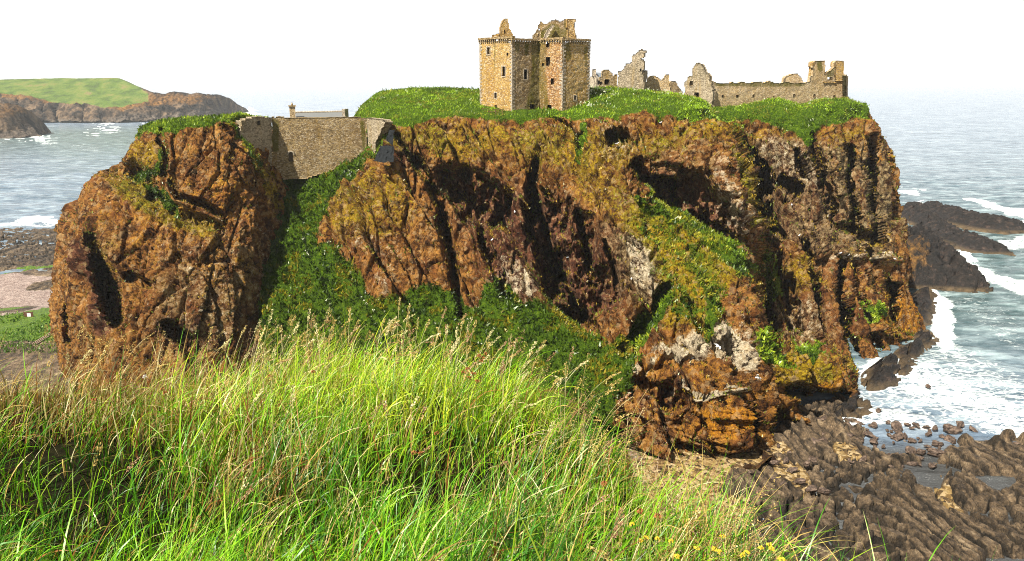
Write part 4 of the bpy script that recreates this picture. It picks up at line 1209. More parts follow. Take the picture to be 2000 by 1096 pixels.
for _ in range(900):
    if len(taken) >= 95: break
    px = brr.uniform(1575, 1860); py = brr.uniform(822, 915)
    if py < 815 + abs(px - 1640) * 0.10: continue
    wd = brr.choice((10, 13, 18, 26, 36)) * brr.uniform(0.8, 1.25)
    if any(abs(px - a) < (wd + c) * 0.36 and abs(py - b) < (wd + c) * 0.17 for a, b, c in taken): continue
    taken.append((px, py, wd)); put_boulder(px, py, wd, 'dark brown boulder lying among others on the wet rim of the foreshore', G1, 0.3)
G2 = 'grey boulders lying on the golden gravel'
for px, py, wd in ((1465,922,18),(1480,924,16),(1448,938,18),(1512,905,24),(1535,900,22),(1545,918,20),(1575,905,22),(1590,900,18),(1560,940,22),(1500,880,12),(1520,872,10),(1540,884,12),(1585,955,26),(1610,960,24),(1530,945,24),(1515,940,22)):
    put_boulder(px, py, wd, 'grey boulder lying on the golden gravel below the buttress', G2, 1.7)
# ------------------------------------------------------------------ valley between the viewer's cliff and the castle rock (mostly hidden by the near turf)
vx, vy = np.meshgrid(np.arange(-95, 75, 0.6), np.concatenate([np.arange(4.5, 20, 0.5), np.arange(20, 109, 0.7)]))
Pv = np.stack([vx, vy, 0 * vx], -1)
zf = 3.0 + 7.0 * sstep(-48, -34, vx) - 9.6 * sstep(4, 17, vx - 0.02 * vy)
zf = zf + 0.5 * fbm(Pv, 6, 4, 1201)
zn = 46.0 - 1.18 * (vy - 5) + (1.8 * fbm(Pv, 7, 4, 1203) + 0.7 * fbm(Pv, 1.8, 3, 1204)) * sstep(8, 16, vy)
Pv[..., 2] = np.maximum(zf, zn)
Pv[..., 2] = np.where(vx > 17 + 0.0 * vy, np.minimum(Pv[..., 2], np.where(vy > 45, -0.8, 99)), Pv[..., 2])
gm = np.clip(0.75 + 0.5 * fbm(Pv, 5, 3, 1205), 0, 1) * np.where(vx > 14, 0.45, 1)
zr = np.zeros(gm.size)
tag(mesh_np('valley', Pv, grid_faces(*vx.shape)[:, ::-1], M_CLIFF, smooth=False, attrs={'mask': np.stack([gm.ravel(), zr + 0.3, zr], -1), 'mask2': np.stack([zr, zr, zr], -1), 'shift': (Pv + 40).reshape(-1, 3), 'grey': zr}), kind='structure')
NV_ = grid_normals(Pv); NV_ *= np.sign(NV_[..., 2:3])
sample_tufts(Pv, NV_, np.where((gm > 0.45) & (vy > 12), 0.35, 0.0), ccol, 0.6, 9)
# ------------------------------------------------------------------ masonry
def mat_stone(name, base, tint, stain, yellow=0.4, dens=3.2):
    s = NT(name)
    g = s.n('NewGeometry')
    ob = g.outputs['Position']
    n1 = s.noise(0.22, 5, 0.65, vec=ob); n2 = s.noise(3.0, 4, 0.7, vec=ob); n3 = s.noise(0.5, 5, 0.7, vec=ob, stretch=(1.6, 1.6, 0.25))
    vc = s.voro(dens, 'Color', vec=ob, stretch=(1, 1, 1.7)); vs = s.n('SeparateColor'); s.l(vc, vs.inputs[0])
    vd = s.voro(dens, 'Distance', 'DISTANCE_TO_EDGE', vec=ob, stretch=(1, 1, 1.7))
    c = s.mix(s.rng(n1, 0.38, 0.62), base, tint)
    c = s.mix(s.math('MULTIPLY', s.rng(vs.outputs[0], 0.55, 0.9), 0.6), c, (0.55, 0.46, 0.34))
    c = s.mix(s.math('MULTIPLY', s.rng(vs.outputs[1], 0.6, 0.85), 0.65), c, stain)
    c = s.mix(s.math('MULTIPLY', s.rng(n3, 0.5, 0.66), yellow), c, (0.34, 0.20, 0.02))
    c = s.mix(s.math('MULTIPLY', s.rng(n2, 0.62, 0.72), 0.5), c, (0.10, 0.07, 0.045))
    c = s.mix(s.math('MULTIPLY', s.rng(vd, 0.07, 0.0), 0.45), c, (0.10, 0.075, 0.05))
    al = s.attr('algae', 'Fac')
    c = s.mix(s.math('MULTIPLY', s.rng(s.math('ADD', s.math('MULTIPLY', al, 0.8), s.math('MULTIPLY', n3, 1.2)), 1.0, 1.5), 0.85), c, (0.085, 0.080, 0.006))
    h = s.math('ADD', s.math('MULTIPLY', s.rng(vd, 0.0, 0.12), 0.6), s.math('MULTIPLY', n2, 0.5))
    h = s.math('ADD', h, s.math('MULTIPLY', vs.outputs[2], 0.5))
    return s.fin(c, 0.92, s.bump(h, 0.9, 0.14), 0.1)
M_GOLD = mat_stone('golden keep stone', (0.43, 0.255, 0.070), (0.50, 0.34, 0.13), (0.20, 0.11, 0.04))
M_TAN = mat_stone('tan rubble stone', (0.27, 0.185, 0.085), (0.42, 0.31, 0.16), (0.10, 0.062, 0.030), 0.3)
M_GREY = mat_stone('pale grey rubble stone', (0.30, 0.25, 0.165), (0.44, 0.36, 0.255), (0.13, 0.10, 0.065), 0.35)
M_PINK = mat_stone('pinkish rubble stone', (0.52, 0.37, 0.19), (0.58, 0.45, 0.27), (0.26, 0.17, 0.09), 0.3)
M_PALE = mat_stone('pale dressed stone', (0.44, 0.38, 0.29), (0.50, 0.42, 0.32), (0.25, 0.20, 0.15), 0.1)
M_RED = mat_stone('reddish patched stone', (0.36, 0.185, 0.07), (0.44, 0.28, 0.12), (0.12, 0.045, 0.025), 0.35)
def flat_mat(name, col, rough=0.9, v=0.25, sc=3.0):
    s = NT(name); n = s.noise(sc, 5, 0.65)
    return s.fin(s.mix(n, tuple(c * (1 - v) for c in col), tuple(min(1, c * (1 + v)) for c in col)), rough, s.bump(n, 0.4, 0.03), 0.2)
M_ROOMSHADE = flat_mat('painted dark of room behind opening', (0.012, 0.009, 0.008))  # near-black colour stands in for the rooms' lack of light
M_SLATE = flat_mat('blue grey slate', (0.22, 0.25, 0.28), 0.6, 0.2, 6)
M_LEADROOF = flat_mat('pale grey slate', (0.15, 0.155, 0.155), 0.7, 0.15, 5)
M_TARP = flat_mat('black geotextile sheeting', (0.007, 0.009, 0.011), 0.85, 0.7, 1.2)
M_WOOD = flat_mat('weathered brown timber', (0.11, 0.05, 0.03), 0.8, 0.4, 8)
M_WHITE = flat_mat('white painted panel', (0.8, 0.8, 0.78), 0.5, 0.05, 3)
M_BIRD = flat_mat('white feathers', (0.85, 0.85, 0.85), 0.8, 0.05, 3)
M_BGREY = flat_mat('grey wing feathers', (0.45, 0.47, 0.5), 0.8, 0.1, 3)
M_YEL = flat_mat('yellow petals', (0.55, 0.40, 0.03), 0.7, 0.2, 40)

def ray_plane(px, py, A, B):
    """pixel -> (s along A-B, z) on the vertical plane through ground points A,B (x,y)"""
    u = (px - 1000) / F; v = (548 - py) / F
    dx, dy, dz = u, CP + v * SP, -SP + v * CP
    n = (-(B[1] - A[1]), B[0] - A[0]); k = (A[0] * n[0] + A[1] * n[1]) / (dx * n[0] + dy * n[1])
    x, y, z = dx * k, dy * k, H + dz * k
    L = math.hypot(B[0] - A[0], B[1] - A[1])
    return ((x - A[0]) * (B[0] - A[0]) + (y - A[1]) * (B[1] - A[1])) / L, z

def masonry(name, ends, outline, holes, thick, mat, parent=None, cell=0.28, rag=0.16, mitre=(0, 0), algae=(), zcut=None, jit=0.035, seed=0, flip=False):
    """rubble wall: ends ((px,Y),(px,Y)) fix the plane, outline/holes are photo outlines carried onto it; built stone by stone on a grid"""
    (pa_, Ya), (pb_, Yb) = ends
    A = at(pa_, 200, Ya)[:2]; B = at(pb_, 200, Yb)[:2]
    poly = [ray_plane(x, y, A, B) for x, y in outline]
    hol = [[ray_plane(x, y, A, B) for x, y in h] for h in holes]
    L = math.hypot(*(B - A)); d = (B - A) / L; nrm = np.array([-d[1], d[0]])
    if nrm[1] < 0: nrm = -nrm
    if flip: nrm = -nrm
    s0 = min(p[0] for p in poly); s1 = max(p[0] for p in poly); z0 = min(p[1] for p in poly); z1 = max(p[1] for p in poly)
    ns_, nz_ = max(2, int(round((s1 - s0) / cell))), max(2, int(round((z1 - z0) / cell)))
    S = np.linspace(s0, s1, ns_ + 1); Z = np.linspace(z0, z1, nz_ + 1)
    cs, cz = np.meshgrid((S[:-1] + S[1:]) / 2, (Z[:-1] + Z[1:]) / 2)
    Q = np.stack([cs, 0 * cs + seed, cz], -1)
    rg = fbm(Q, 0.9, 2, 700 + seed) * rag * 2.2
    inc = sdpoly(cs, cz, poly) + rg > 0
    if rag == 0: inc = sdpoly(cs, cz, poly) > 0
    for h in hol:
        x0, x1 = min(p[0] for p in h), max(p[0] for p in h); y0, y1 = min(p[1] for p in h), max(p[1] for p in h)
        inc &= ~((cs > x0) & (cs < x1) & (cz > y0) & (cz < y1))
    gs, gz = np.meshgrid(S, Z)
    Gq = np.stack([gs, 0 * gs + seed, gz], -1)
    j1 = fbm(Gq, 0.4, 2, 710 + seed) * jit * 2 + fbm(Gq, 2.5, 2, 715 + seed) * jit * 2
    js = fbm(Gq, 0.5, 1, 720 + seed) * cell * 0.22; jz = fbm(Gq, 0.5, 1, 721 + seed) * cell * 0.22
    edge = (gs <= s0 + 1e-6) | (gs >= s1 - 1e-6); js[edge] = 0
    fs = gs + js; fz = gz + jz
    front = np.stack([A[0] + d[0] * fs + nrm[0] * j1, A[1] + d[1] * fs + nrm[1] * j1, fz], -1)
    tt = (gs - s0) / (s1 - s0); sb = s0 + mitre[0] + tt * (s1 - s0 - mitre[0] - mitre[1])
    back = np.stack([A[0] + d[0] * sb + nrm[0] * thick, A[1] + d[1] * sb + nrm[1] * thick, fz], -1)
    nfr = gs.size; V = np.concatenate([front.reshape(-1, 3), back.reshape(-1, 3)])
    c = ns_ + 1; Fs = []
    R_, C_ = np.nonzero(inc)
    a = R_ * c + C_
    Fs.append(np.stack([a, a + 1, a + c + 1, a + c], 1)); Fs.append(np.stack([a, a + c, a + c + 1, a + 1], 1) + nfr)
    ip = np.pad(inc, 1)
    for dr, dc, e in ((0, -1, (0, c)), (0, 1, (1, c + 1)), (-1, 0, (0, 1)), (1, 0, (c, c + 1))):
        open_ = inc & ~ip[1 + dr:1 + dr + nz_, 1 + dc:1 + dc + ns_]
        r2, c2 = np.nonzero(open_); b = r2 * c + c2
        q = np.stack([b + e[0], b + e[1], b + e[1] + nfr, b + e[0] + nfr], 1)
        if (dr, dc) in ((0, 1), (-1, 0)): q = q
        else: q = q[:, ::-1]
        Fs.append(q)
    al = np.zeros(gs.shape)
    for poly_a in algae:
        pr = [(*ray_plane(x, y, A, B), 0) for x, y, r in poly_a]
        al = np.maximum(al, stroke(gs, gz, [(p[0], p[1], r * 0.1) for p, (_, _, r) in zip(pr, poly_a)]))
    al = np.concatenate([al.ravel(), 0 * al.ravel()])
    o = mesh_np(name, V, np.concatenate(Fs), mat, parent, smooth=False, attrs={'algae': al})
    o['_'] = 0; del o['_']
    return o, (A, B, d, nrm)

def opening(frame, rect, parent, mat=None, depth=0.55, name='window'):
    """dark recess set back inside a wall opening, lined with its own reveals"""
    A, B, d, nrm = frame
    (x0, y0), (x1, y1) = rect
    a = ray_plane(x0, y1, A, B); b = ray_plane(x1, y0, A, B)
    s0, s1, z0, z1 = a[0] - 0.12, b[0] + 0.12, a[1] - 0.12, b[1] + 0.12
    m = MB(); V = []
    for q in (depth - 0.02, depth + 0.18):
        for s_, z_ in ((s0, z0), (s1, z0), (s1, z1), (s0, z1)):
            V.append((A[0] + d[0] * s_ + nrm[0] * q, A[1] + d[1] * s_ + nrm[1] * q, z_))
    m.add(V, [(0, 1, 2, 3), (7, 6, 5, 4), (0, 4, 5, 1), (1, 5, 6, 2), (2, 6, 7, 3), (3, 7, 4, 0)])
    return m.build(name, mat or M_ROOMSHADE, parent)

def surround(frame, rect, parent, w=0.16, mat=None):
    """pale dressed margin round a window, 3 cm proud"""
    A, B, d, nrm = frame
    (x0, y0), (x1, y1) = rect
    a = ray_plane(x0, y1, A, B); b = ray_plane(x1, y0, A, B)
    m = MB()
    def bar(s0, s1, z0, z1):
        V = []
        for q in (-0.06, 0.25):
            for s_, z_ in ((s0, z0), (s1, z0), (s1, z1), (s0, z1)):
                V.append((A[0] + d[0] * s_ + nrm[0] * q, A[1] + d[1] * s_ + nrm[1] * q, z_))
        m.add(V, [(0, 1, 2, 3), (7, 6, 5, 4), (0, 4, 5, 1), (1, 5, 6, 2), (2, 6, 7, 3), (3, 7, 4, 0)])
    bar(a[0] - w, a[0], a[1] - w, b[1] + w); bar(b[0], b[0] + w, a[1] - w, b[1] + w)
    bar(a[0], b[0], b[1], b[1] + w); bar(a[0], b[0], a[1] - w, a[1])
    return m.build('window_surround', mat or M_PALE, parent)

# --- the keep -----------------------------------------------------
keep = empty('ruined_keep', tuple(at(1040, 222, 146)), 'tall roofless golden stone keep with dark windows, rising highest on the cliff top', 'castle keep')
YA0, YP1, YR, YP2, YD1 = 149.5, 143.0, 146.6, 143.6, 147.2
def face(p0, p1, top0, top1, bot0, bot1, wins, name='wall', mat=M_GOLD, algae=(), mt=(0, 0), seed=0):
    holes = [[(a, b), (c, b), (c, d_), (a, d_)] for a, b, c, d_, _ in wins]
    o, fr = masonry(name, (p0, p1), [(p0[0], top0), (p1[0], top1), (p1[0], bot1), (p0[0], bot0)], holes, 1.3, mat, keep, 0.22, 0.0, mt, algae, seed=seed)
    for a, b, c, d_, sur in wins:
        w_ = opening(fr, ((a, b), (c, d_)), keep)
        if sur: surround(fr, ((a, b), (c, d_)), w_)
    return o, fr
_, frA = face((938, YA0), (1000.3, YP1), 81, 82, 224, 233, [(951, 92.5, 957, 106.5, 1), (980.5, 130, 986.5, 149, 1), (966, 181.5, 970.5, 192, 1), (966, 205, 971, 214, 0), (989.5, 102, 991.5, 107, 0)], mt=(1.3, 1.3), seed=1, algae=[[(966, 85, 3), (966, 140, 2)], [(1000, 90, 3), (1000, 130, 2)]])
_, frB = face((1000.3, YP1), (1053.0, YR), 82, 80, 233, 226, [(1023, 136, 1030, 155, 1), (1049.5, 150, 1052, 154.5, 0), (1035, 204, 1044, 212, 0)], mt=(1.3, -1.3), seed=2, mat=M_TAN, algae=[[(1052, 80, 22), (1051, 130, 18), (1051, 175, 24), (1048, 215, 34)], [(1030, 84, 8), (1028, 105, 5)], [(1010, 84, 8), (1010, 100, 5)]])
_, frC = face((1053.0, YR), (1098.2, YP2), 80, 82, 226, 232, [(1066, 82, 1071.5, 91, 0), (1067, 112, 1073.5, 128, 0), (1075, 152, 1081.5, 165, 0), (1070, 206, 1076, 217, 0), (1059, 124, 1061.5, 129, 0)], mt=(-1.3, 1.3), seed=3, mat=M_RED, algae=[[(1054, 80, 24), (1055, 130, 16), (1054, 175, 20), (1056, 215, 28)]])
_, frD = face((1098.2, YP2), (1150.0, YD1), 82, 82, 232, 222, [(1121, 187, 1125.5, 195, 1)], mt=(1.3, 1.3), seed=4, algae=[[(1105, 90, 14), (1110, 110, 10)], [(1145, 95, 6), (1145, 130, 4)]])
# rear walls close the L-plan
bk = at(1075, 200, 158)
_, _ = masonry('wall', ((941.5, YA0 + 0.3), (966, 160.5)), [(941.6, 84), (958, 86), (958, 205), (941.6, 215)], [], 1.2, M_GOLD, keep, 0.45, 0, seed=5, flip=True)
_, _ = masonry('wall', ((1146, YD1 + 0.5), (1108, 160.5)), [(1146, 86), (1113, 88), (1113, 205), (1146, 215)], [], 1.2, M_GOLD, keep, 0.45, 0, seed=6, flip=True)
_, _ = masonry('wall', ((961, 160), (1113, 160)), [(961, 86), (1113, 86), (1113, 206), (961, 206)], [], 1.2, M_TAN, keep, 0.5, 0, seed=7)
# unseen flat slab added inside to keep light off the windows
m = MB()
fp_ = [at(x, 100, y_)[:2] for x, y_ in ((942, YA0 + 1.6), (1000, YP1 + 1.9), (1053, YR + 1.9), (1098, YP2 + 1.9), (1146, YD1 + 1.6), (1112, 159), (963, 159))]
zt = 56.6
m.add([(p[0], p[1], zt) for p in fp_] + [(p[0], p[1], zt - 0.6) for p in fp_], [tuple(range(7)), tuple(range(13, 6, -1))] + [(i, i + 7, (i + 1) % 7 + 7, (i + 1) % 7) for i in range(7)])
m.build('light_block_slab', M_TAN, keep)
# pale dressed corner stones, long and short in turn
def quoins(px_, Yc, dirs, top_, bot_, seed):
    A_ = at(px_, 200, Yc); zt_ = float(at(px_, top_, Yc)[2]); zb_ = float(at(px_, bot_, Yc)[2]); r = random.Random(seed); mb = MB(); z_ = zb_; k = 0
    while z_ < zt_:
        h_ = r.uniform(0.26, 0.36); dx_, dy_ = dirs[k % 2]; L_ = r.uniform(0.5, 0.8); S_ = 0.3
        ca_, sa_ = math.cos(math.atan2(dy_, dx_)), math.sin(math.atan2(dy_, dx_))
        ox, oy = dirs[(k + 1) % 2]; q = math.hypot(ox, oy)
        cx_ = A_[0] + ca_ * (L_ / 2 - 0.05) + ox / q * (S_ / 2 - 0.05); cy_ = A_[1] + sa_ * (L_ / 2 - 0.05) + oy / q * (S_ / 2 - 0.05)
        mb.box((cx_, cy_, z_ + h_ / 2), (L_ / 2, S_ / 2, h_ / 2 - 0.012), math.atan2(dy_, dx_), 0.01); z_ += h_; k += 1
    return mb.build('corner_stones', M_PALE, keep)
_d = lambda fr, s: (fr[2][0] * s, fr[2][1] * s)
quoins(1000.3, YP1, (_d(frA, -1), _d(frB, 1)), 83, 226, 1); quoins(1098.2, YP2, (_d(frC, -1), _d(frD, 1)), 83, 226, 2)
quoins(938.2, YA0, (_d(frA, 1), (0.2, 1.0)), 83, 216, 3); quoins(1149.8, YD1, (_d(frD, -1), (-0.2, 1.0)), 83, 210, 4)
# parapet carried on corbels
def parapet(fr, p0, p1, ytop, ybot, ends, ragged=0.1, seed=0):
    A, B, d, nrm = fr
    s0 = ray_plane(p0, 76, A, B)[0] - ends[0]; s1 = ray_plane(p1, 76, A, B)[0] + ends[1]
    zt_ = ray_plane(p0, ytop, A, B)[1]; zb = ray_plane(p0, ybot, A, B)[1]
    mb = MB(); rz = math.atan2(d[1], d[0]); r = random.Random(seed)
    s = s0
    while s < s1:
        w_ = min(r.uniform(0.35, 0.7), s1 - s + 0.01); hh = (zt_ - zb) * (1 + r.uniform(-0.25, 0.12) * (ragged * 6))
        cx_, cy_ = A[0] + d[0] * (s + w_ / 2) - nrm[0] * (-0.08), A[1] + d[1] * (s + w_ / 2) + nrm[1] * 0.08
        mb.box((cx_, cy_, zb + hh / 2), (w_ / 2 - 0.004, 0.40, hh / 2), rz, 0.012); s += w_
    s = s0 + 0.15
    while s < s1 - 0.1:
        for k_, (dd, zz) in enumerate(((0.16, 0.16), (0.02, 0.42))):
            cx_, cy_ = A[0] + d[0] * s - nrm[0] * dd * 0.6, A[1] + d[1] * s - nrm[1] * dd * 0.6
            if r.random() > 0.12: mb.box((cx_, cy_, zb - zz), (0.12, 0.14, 0.13), rz, 0.01)
        s += 0.55
    return mb.build('parapet', M_TAN, keep)
for fr, a_, b_, e, sd_ in ((frA, 938, 1000.3, (0.32, 0.32), 1), (frB, 1000.3, 1053, (0.28, -0.42), 2), (frC, 1053, 1098.2, (-0.42, 0.32), 3), (frD, 1098.2, 1150, (0.28, 0.32), 4)):
    parapet(fr, a_, b_, 74.5, 78.5, e, seed=sd_)
masonry('broken_parapet', ((955, 149.5), (978, 149)), [(961, 75), (962, 68), (973, 65.5), (974, 76), (961, 77)], [], 0.8, M_GOLD, keep, 0.22, 0.05, seed=8)
g_, fr = masonry('gable', ((972, 148.5), (1008, 149.5)), [(978, 78), (979, 50), (981, 41), (985, 37.5), (991.5, 36.5), (993, 50), (995, 55), (998, 60), (1002, 66), (1004, 72), (1008, 79)], [[(984.2, 59.5), (986.6, 59.5), (986.6, 64.5), (984.2, 64.5)]], 1.0, M_GOLD, keep, 0.2, 0.07, seed=9)
g_, fr = masonry('cap_house', ((1036, 150.5), (1130, 150.5)), [(1040, 78), (1041, 70), (1046, 64), (1050, 58), (1053, 44), (1058, 41), (1064, 46), (1072, 44), (1078, 40), (1088, 39), (1095, 42), (1103, 39), (1108, 41), (1109, 38), (1123, 37.5), (1122, 46), (1123, 60), (1126, 76), (1126, 80), (1040, 80)], [[(1051.5, 56), (1054.5, 56), (1054.5, 60.5), (1051.5, 60.5)]], 1.1, M_TAN, keep, 0.2, 0.08, seed=10, algae=[[(1065, 70, 14), (1080, 60, 16), (1098, 70, 14)], [(1109, 48, 10), (1109, 62, 8)]])
masonry('cap_house_chimney', ((1108.5, 149.6), (1123.5, 150)), [(1109, 79), (1109.5, 55), (1108.5, 43), (1109, 37.3), (1123.3, 37.3), (1121.5, 44), (1121, 52), (1124, 62), (1125.5, 79)], [], 1.6, M_GOLD, keep, 0.2, 0.03, seed=11)
masonry('stair_turret_wall', ((1060, 149), (1090, 149.4)), [(1060, 79), (1066, 66), (1074, 54), (1080, 48), (1083, 50), (1076, 62), (1070, 72), (1067, 79)], [], 0.6, M_PALE, keep, 0.2, 0.05, seed=12)
masonry('broken_gable', ((1040, 146.9), (1060, 147.3)), [(1040, 80), (1042, 70), (1048, 62), (1052, 57), (1056, 64), (1056, 80)], [[(1049, 67), (1053, 67), (1053, 72), (1049, 72)]], 0.7, M_TAN, keep, 0.2, 0.08, seed=13)

# --- other ruins on the rock --------------------------------------
def ruin(nm, label, cat, p, group=None): return empty(nm, tuple(at(*p)), label, cat, group)
r = ruin('stone_cottage', 'small cottage with gable chimney and slate roof peeping out just right of the keep', 'cottage', (1160, 172, 182))
masonry('gable', ((1147, 184), (1165, 180)), [(1146, 178), (1147, 160), (1152, 152), (1156, 147), (1161, 147), (1165, 152), (1166, 178)], [], 0.6, M_PALE, r, 0.3, 0, seed=21)
masonry('chimney', ((1157, 181.2), (1164.4, 181.2)), [(1157.5, 149), (1157.5, 135), (1164, 135), (1164, 149)], [], 1.0, M_PALE, r, 0.3, 0, seed=22)
masonry('wall', ((1165, 180.2), (1190, 186)), [(1165.5, 152), (1187, 153), (1187, 178), (1165.5, 178)], [[(1169, 159), (1175, 159), (1175, 164.5), (1169, 164.5)], [(1180, 157), (1185, 157), (1185, 164), (1180, 164)]], 0.6, M_PALE, r, 0.3, 0, seed=23)
m = MB(); a, b = at(1164.5, 152.5, 180.0), at(1190, 153, 186); c, d_ = at(1163, 141.5, 183), at(1188, 142.5, 189)
m.add([a, b, d_, c, a - np.array([0, 0, .25]), b - np.array([0, 0, .25]), d_ - np.array([0, 0, .25]), c - np.array([0, 0, .25])], [(0, 1, 2, 3), (7, 6, 5, 4), (0, 4, 5, 1), (1, 5, 6, 2), (2, 6, 7, 3), (3, 7, 4, 0)])
m.build('roof', M_SLATE, r)
r = ruin('ruined_building', 'broken lump of mossy rubble walling with two dark openings, in front of the slate cottage', 'ruin', (1188, 172, 177))
o, fr = masonry('wall', ((1170, 177), (1206, 177.5)), [(1171, 176), (1172, 152), (1177, 148), (1178.5, 136), (1190, 136), (1194, 142), (1198, 148), (1205, 146), (1207, 176)], [[(1169, 158.5), (1175.5, 158.5), (1175.5, 164.5), (1169, 164.5)], [(1180.5, 156), (1189, 156), (1189, 164), (1180.5, 164)]], 1.0, M_TAN, r, 0.26, 0.12, seed=24)
opening(fr, ((1170, 158.5), (1175.5, 164.5)), r); opening(fr, ((1180.5, 156), (1189, 164)), r)
r = ruin('ruined_tower', 'tallest jagged grey ruin of the middle group, a leaning pinnacle with a hooked top', 'ruin', (1235, 174, 166))
o, fr = masonry('wall', ((1205, 168), (1262, 166)), [(1207, 180), (1207, 141), (1212, 138.5), (1219, 133), (1222, 128), (1222, 124), (1230, 122), (1234, 118), (1236, 108), (1238, 104), (1244, 100), (1249, 97.5), (1251, 95.5), (1259, 99.5), (1257, 108), (1256, 117), (1258, 128), (1259, 136), (1257, 146), (1258, 162), (1260, 182)], [[(1249, 133.5), (1252.5, 133.5), (1252.5, 138.5), (1249, 138.5)], [(1250, 114), (1255, 114), (1255, 115.6), (1250, 115.6)]], 1.6, M_GREY, r, 0.26, 0.2, seed=25)
opening(fr, ((1249, 133.5), (1252.5, 138.5)), r, depth=0.9)
masonry('side_wall', ((1257, 167.5), (1268, 174)), [(1257.5, 182), (1258, 140), (1265, 138), (1265, 150), (1262, 160), (1266, 182)], [], 0.8, M_GREY, r, 0.26, 0.1, seed=26)
r = ruin('ruined_wall', 'low rounded ruined wall with a stepped chimney stub, right of the jagged grey pinnacle', 'ruin', (1285, 178, 170))
masonry('wall', ((1260, 171), (1308, 171)), [(1262, 184), (1262, 160), (1266, 150), (1273, 148), (1282, 148), (1289, 152), (1292, 156), (1297, 152), (1300, 146), (1301.5, 145.5), (1308, 146), (1308, 184)], [], 0.9, M_PINK, r, 0.26, 0.1, seed=27)
r = ruin('ruined_gable', 'small sloping pinkish gable stub, last of the middle ruins before the gap of sky', 'ruin', (1320, 180, 176))
masonry('wall', ((1306, 176), (1335, 178)), [(1307, 186), (1307, 162), (1311, 160), (1314, 158.5), (1320, 160), (1324, 168), (1329, 173), (1332, 178), (1333, 188)], [], 0.7, M_PINK, r, 0.26, 0.08, seed=28)
r = ruin('gable_ruin', 'pointed pale grey gable with a ragged doorway, at the left end of the long range', 'ruin', (1365, 195, 166))
o, fr = masonry('gable', ((1336, 168.5), (1392, 164)), [(1336, 195), (1336.5, 159), (1341, 157), (1345, 151), (1352, 147), (1352, 136), (1356, 131), (1359, 124), (1362, 122.5), (1370, 126), (1374, 132), (1379, 141), (1385, 148), (1388, 156), (1391, 162), (1391, 214), (1378, 212), (1350, 200)], [[(1346.8, 157), (1352, 157), (1352, 167.5), (1346.8, 167.5)], [(1359, 180), (1365, 180), (1365, 193), (1359, 193)], [(1357, 181), (1361, 181), (1361, 185), (1357, 185)]], 1.0, M_GREY, r, 0.26, 0.13, seed=29)
opening(fr, ((1347, 157), (1352, 167.5)), r, depth=0.7, mat=M_TAN); opening(fr, ((1357, 180), (1365, 194)), r, depth=0.7, name='doorway')
r = ruin('roofless_range', 'long low roofless tan range with slit windows and two tall chimneys on the right', 'ruin', (1520, 195, 174))
wins = [(1409, 185, 1413.5, 189.5), (1438, 184.5, 1441.5, 190), (1470.5, 185, 1473.5, 189.5), (1510, 186, 1513, 190), (1550, 185, 1553, 190), (1588.5, 185, 1592, 191), (1627, 185, 1631, 192)]
o, fr = masonry('wall', ((1388, 166), (1654, 178)), [(1388, 215), (1388, 162), (1397, 161), (1410, 163), (1418, 164), (1430, 161), (1450, 160.5), (1462, 163), (1475, 160), (1488, 160.5), (1492, 163), (1500, 158), (1508, 159), (1515, 163), (1524, 163), (1535, 160), (1545, 161.5), (1570, 162), (1583, 160), (1583, 148), (1590, 148), (1590, 121), (1593, 119.5), (1611, 119.5), (1611, 147), (1620, 139), (1628, 133), (1630.5, 132), (1631, 121), (1634, 119.5), (1648, 120.5), (1647.5, 142), (1653, 146), (1653, 203), (1600, 205), (1560, 212), (1500, 206), (1440, 212)],
    [[(a, b), (c, b), (c, d_), (a, d_)] for a, b, c, d_ in wins] + [[(1617, 150.5), (1625.5, 150.5), (1625.5, 156), (1617, 156)]], 0.9, M_PINK, r, 0.26, 0.08, seed=30,
    algae=[[(1400, 164, 6), (1480, 165, 7), (1570, 165, 6)], [(1600, 122, 10), (1602, 135, 8)], [(1620, 148, 10), (1640, 126, 10)]])
for a, b, c, d_ in wins: opening(fr, ((a, b), (c, d_)), r, depth=0.7)
masonry('chimney', ((1589, 175.0), (1611.5, 176.0)), [(1589.3, 160), (1589.3, 121), (1592, 118.8), (1610, 118.8), (1611.5, 121), (1611, 160)], [], 1.7, M_GOLD, r, 0.26, 0, seed=31)
masonry('chimney', ((1631, 176.7), (1648.4, 177.4)), [(1631.2, 158), (1631.2, 121), (1634, 118.8), (1646, 118.8), (1648.2, 121), (1648, 158)], [], 1.5, M_GOLD, r, 0.26, 0, seed=32)
masonry('end_wall', ((1652.5, 178.1), (1656.5, 186)), [(1653, 204), (1653, 146), (1656.5, 149), (1655, 204)], [], 0.8, M_TAN, r, 0.26, 0, seed=33)
masonry('string_course', ((1609, 175.6), (1635, 176.8)), [(1609, 162), (1609, 159.6), (1633.5, 159.6), (1633.5, 162)], [], 0.9, M_GOLD, r, 0.2, 0, seed=34)
r = ruin('ruined_dovecot', 'round-topped rubble stub rising behind the middle of the long roofless range', 'ruin', (1550, 165, 184))
masonry('wall', ((1530, 184), (1568, 184)), [(1532, 172), (1533, 154), (1537, 149), (1543, 146), (1550, 144), (1558, 145.5), (1564, 150), (1567, 156), (1567, 172)], [], 2.2, M_PINK, r, 0.3, 0.12, seed=35)
r = ruin('low_stone_wall', 'low pale dry stone wall in the turf left of the keep', 'wall', (865, 208, 152))
masonry('wall', ((782, 152), (938, 153)), [(783, 216), (787, 207), (800, 203.5), (830, 202), (870, 201), (890, 203), (912, 200.5), (938, 204), (938, 216)], [], 0.7, M_PALE, r, 0.25, 0.1, seed=36)

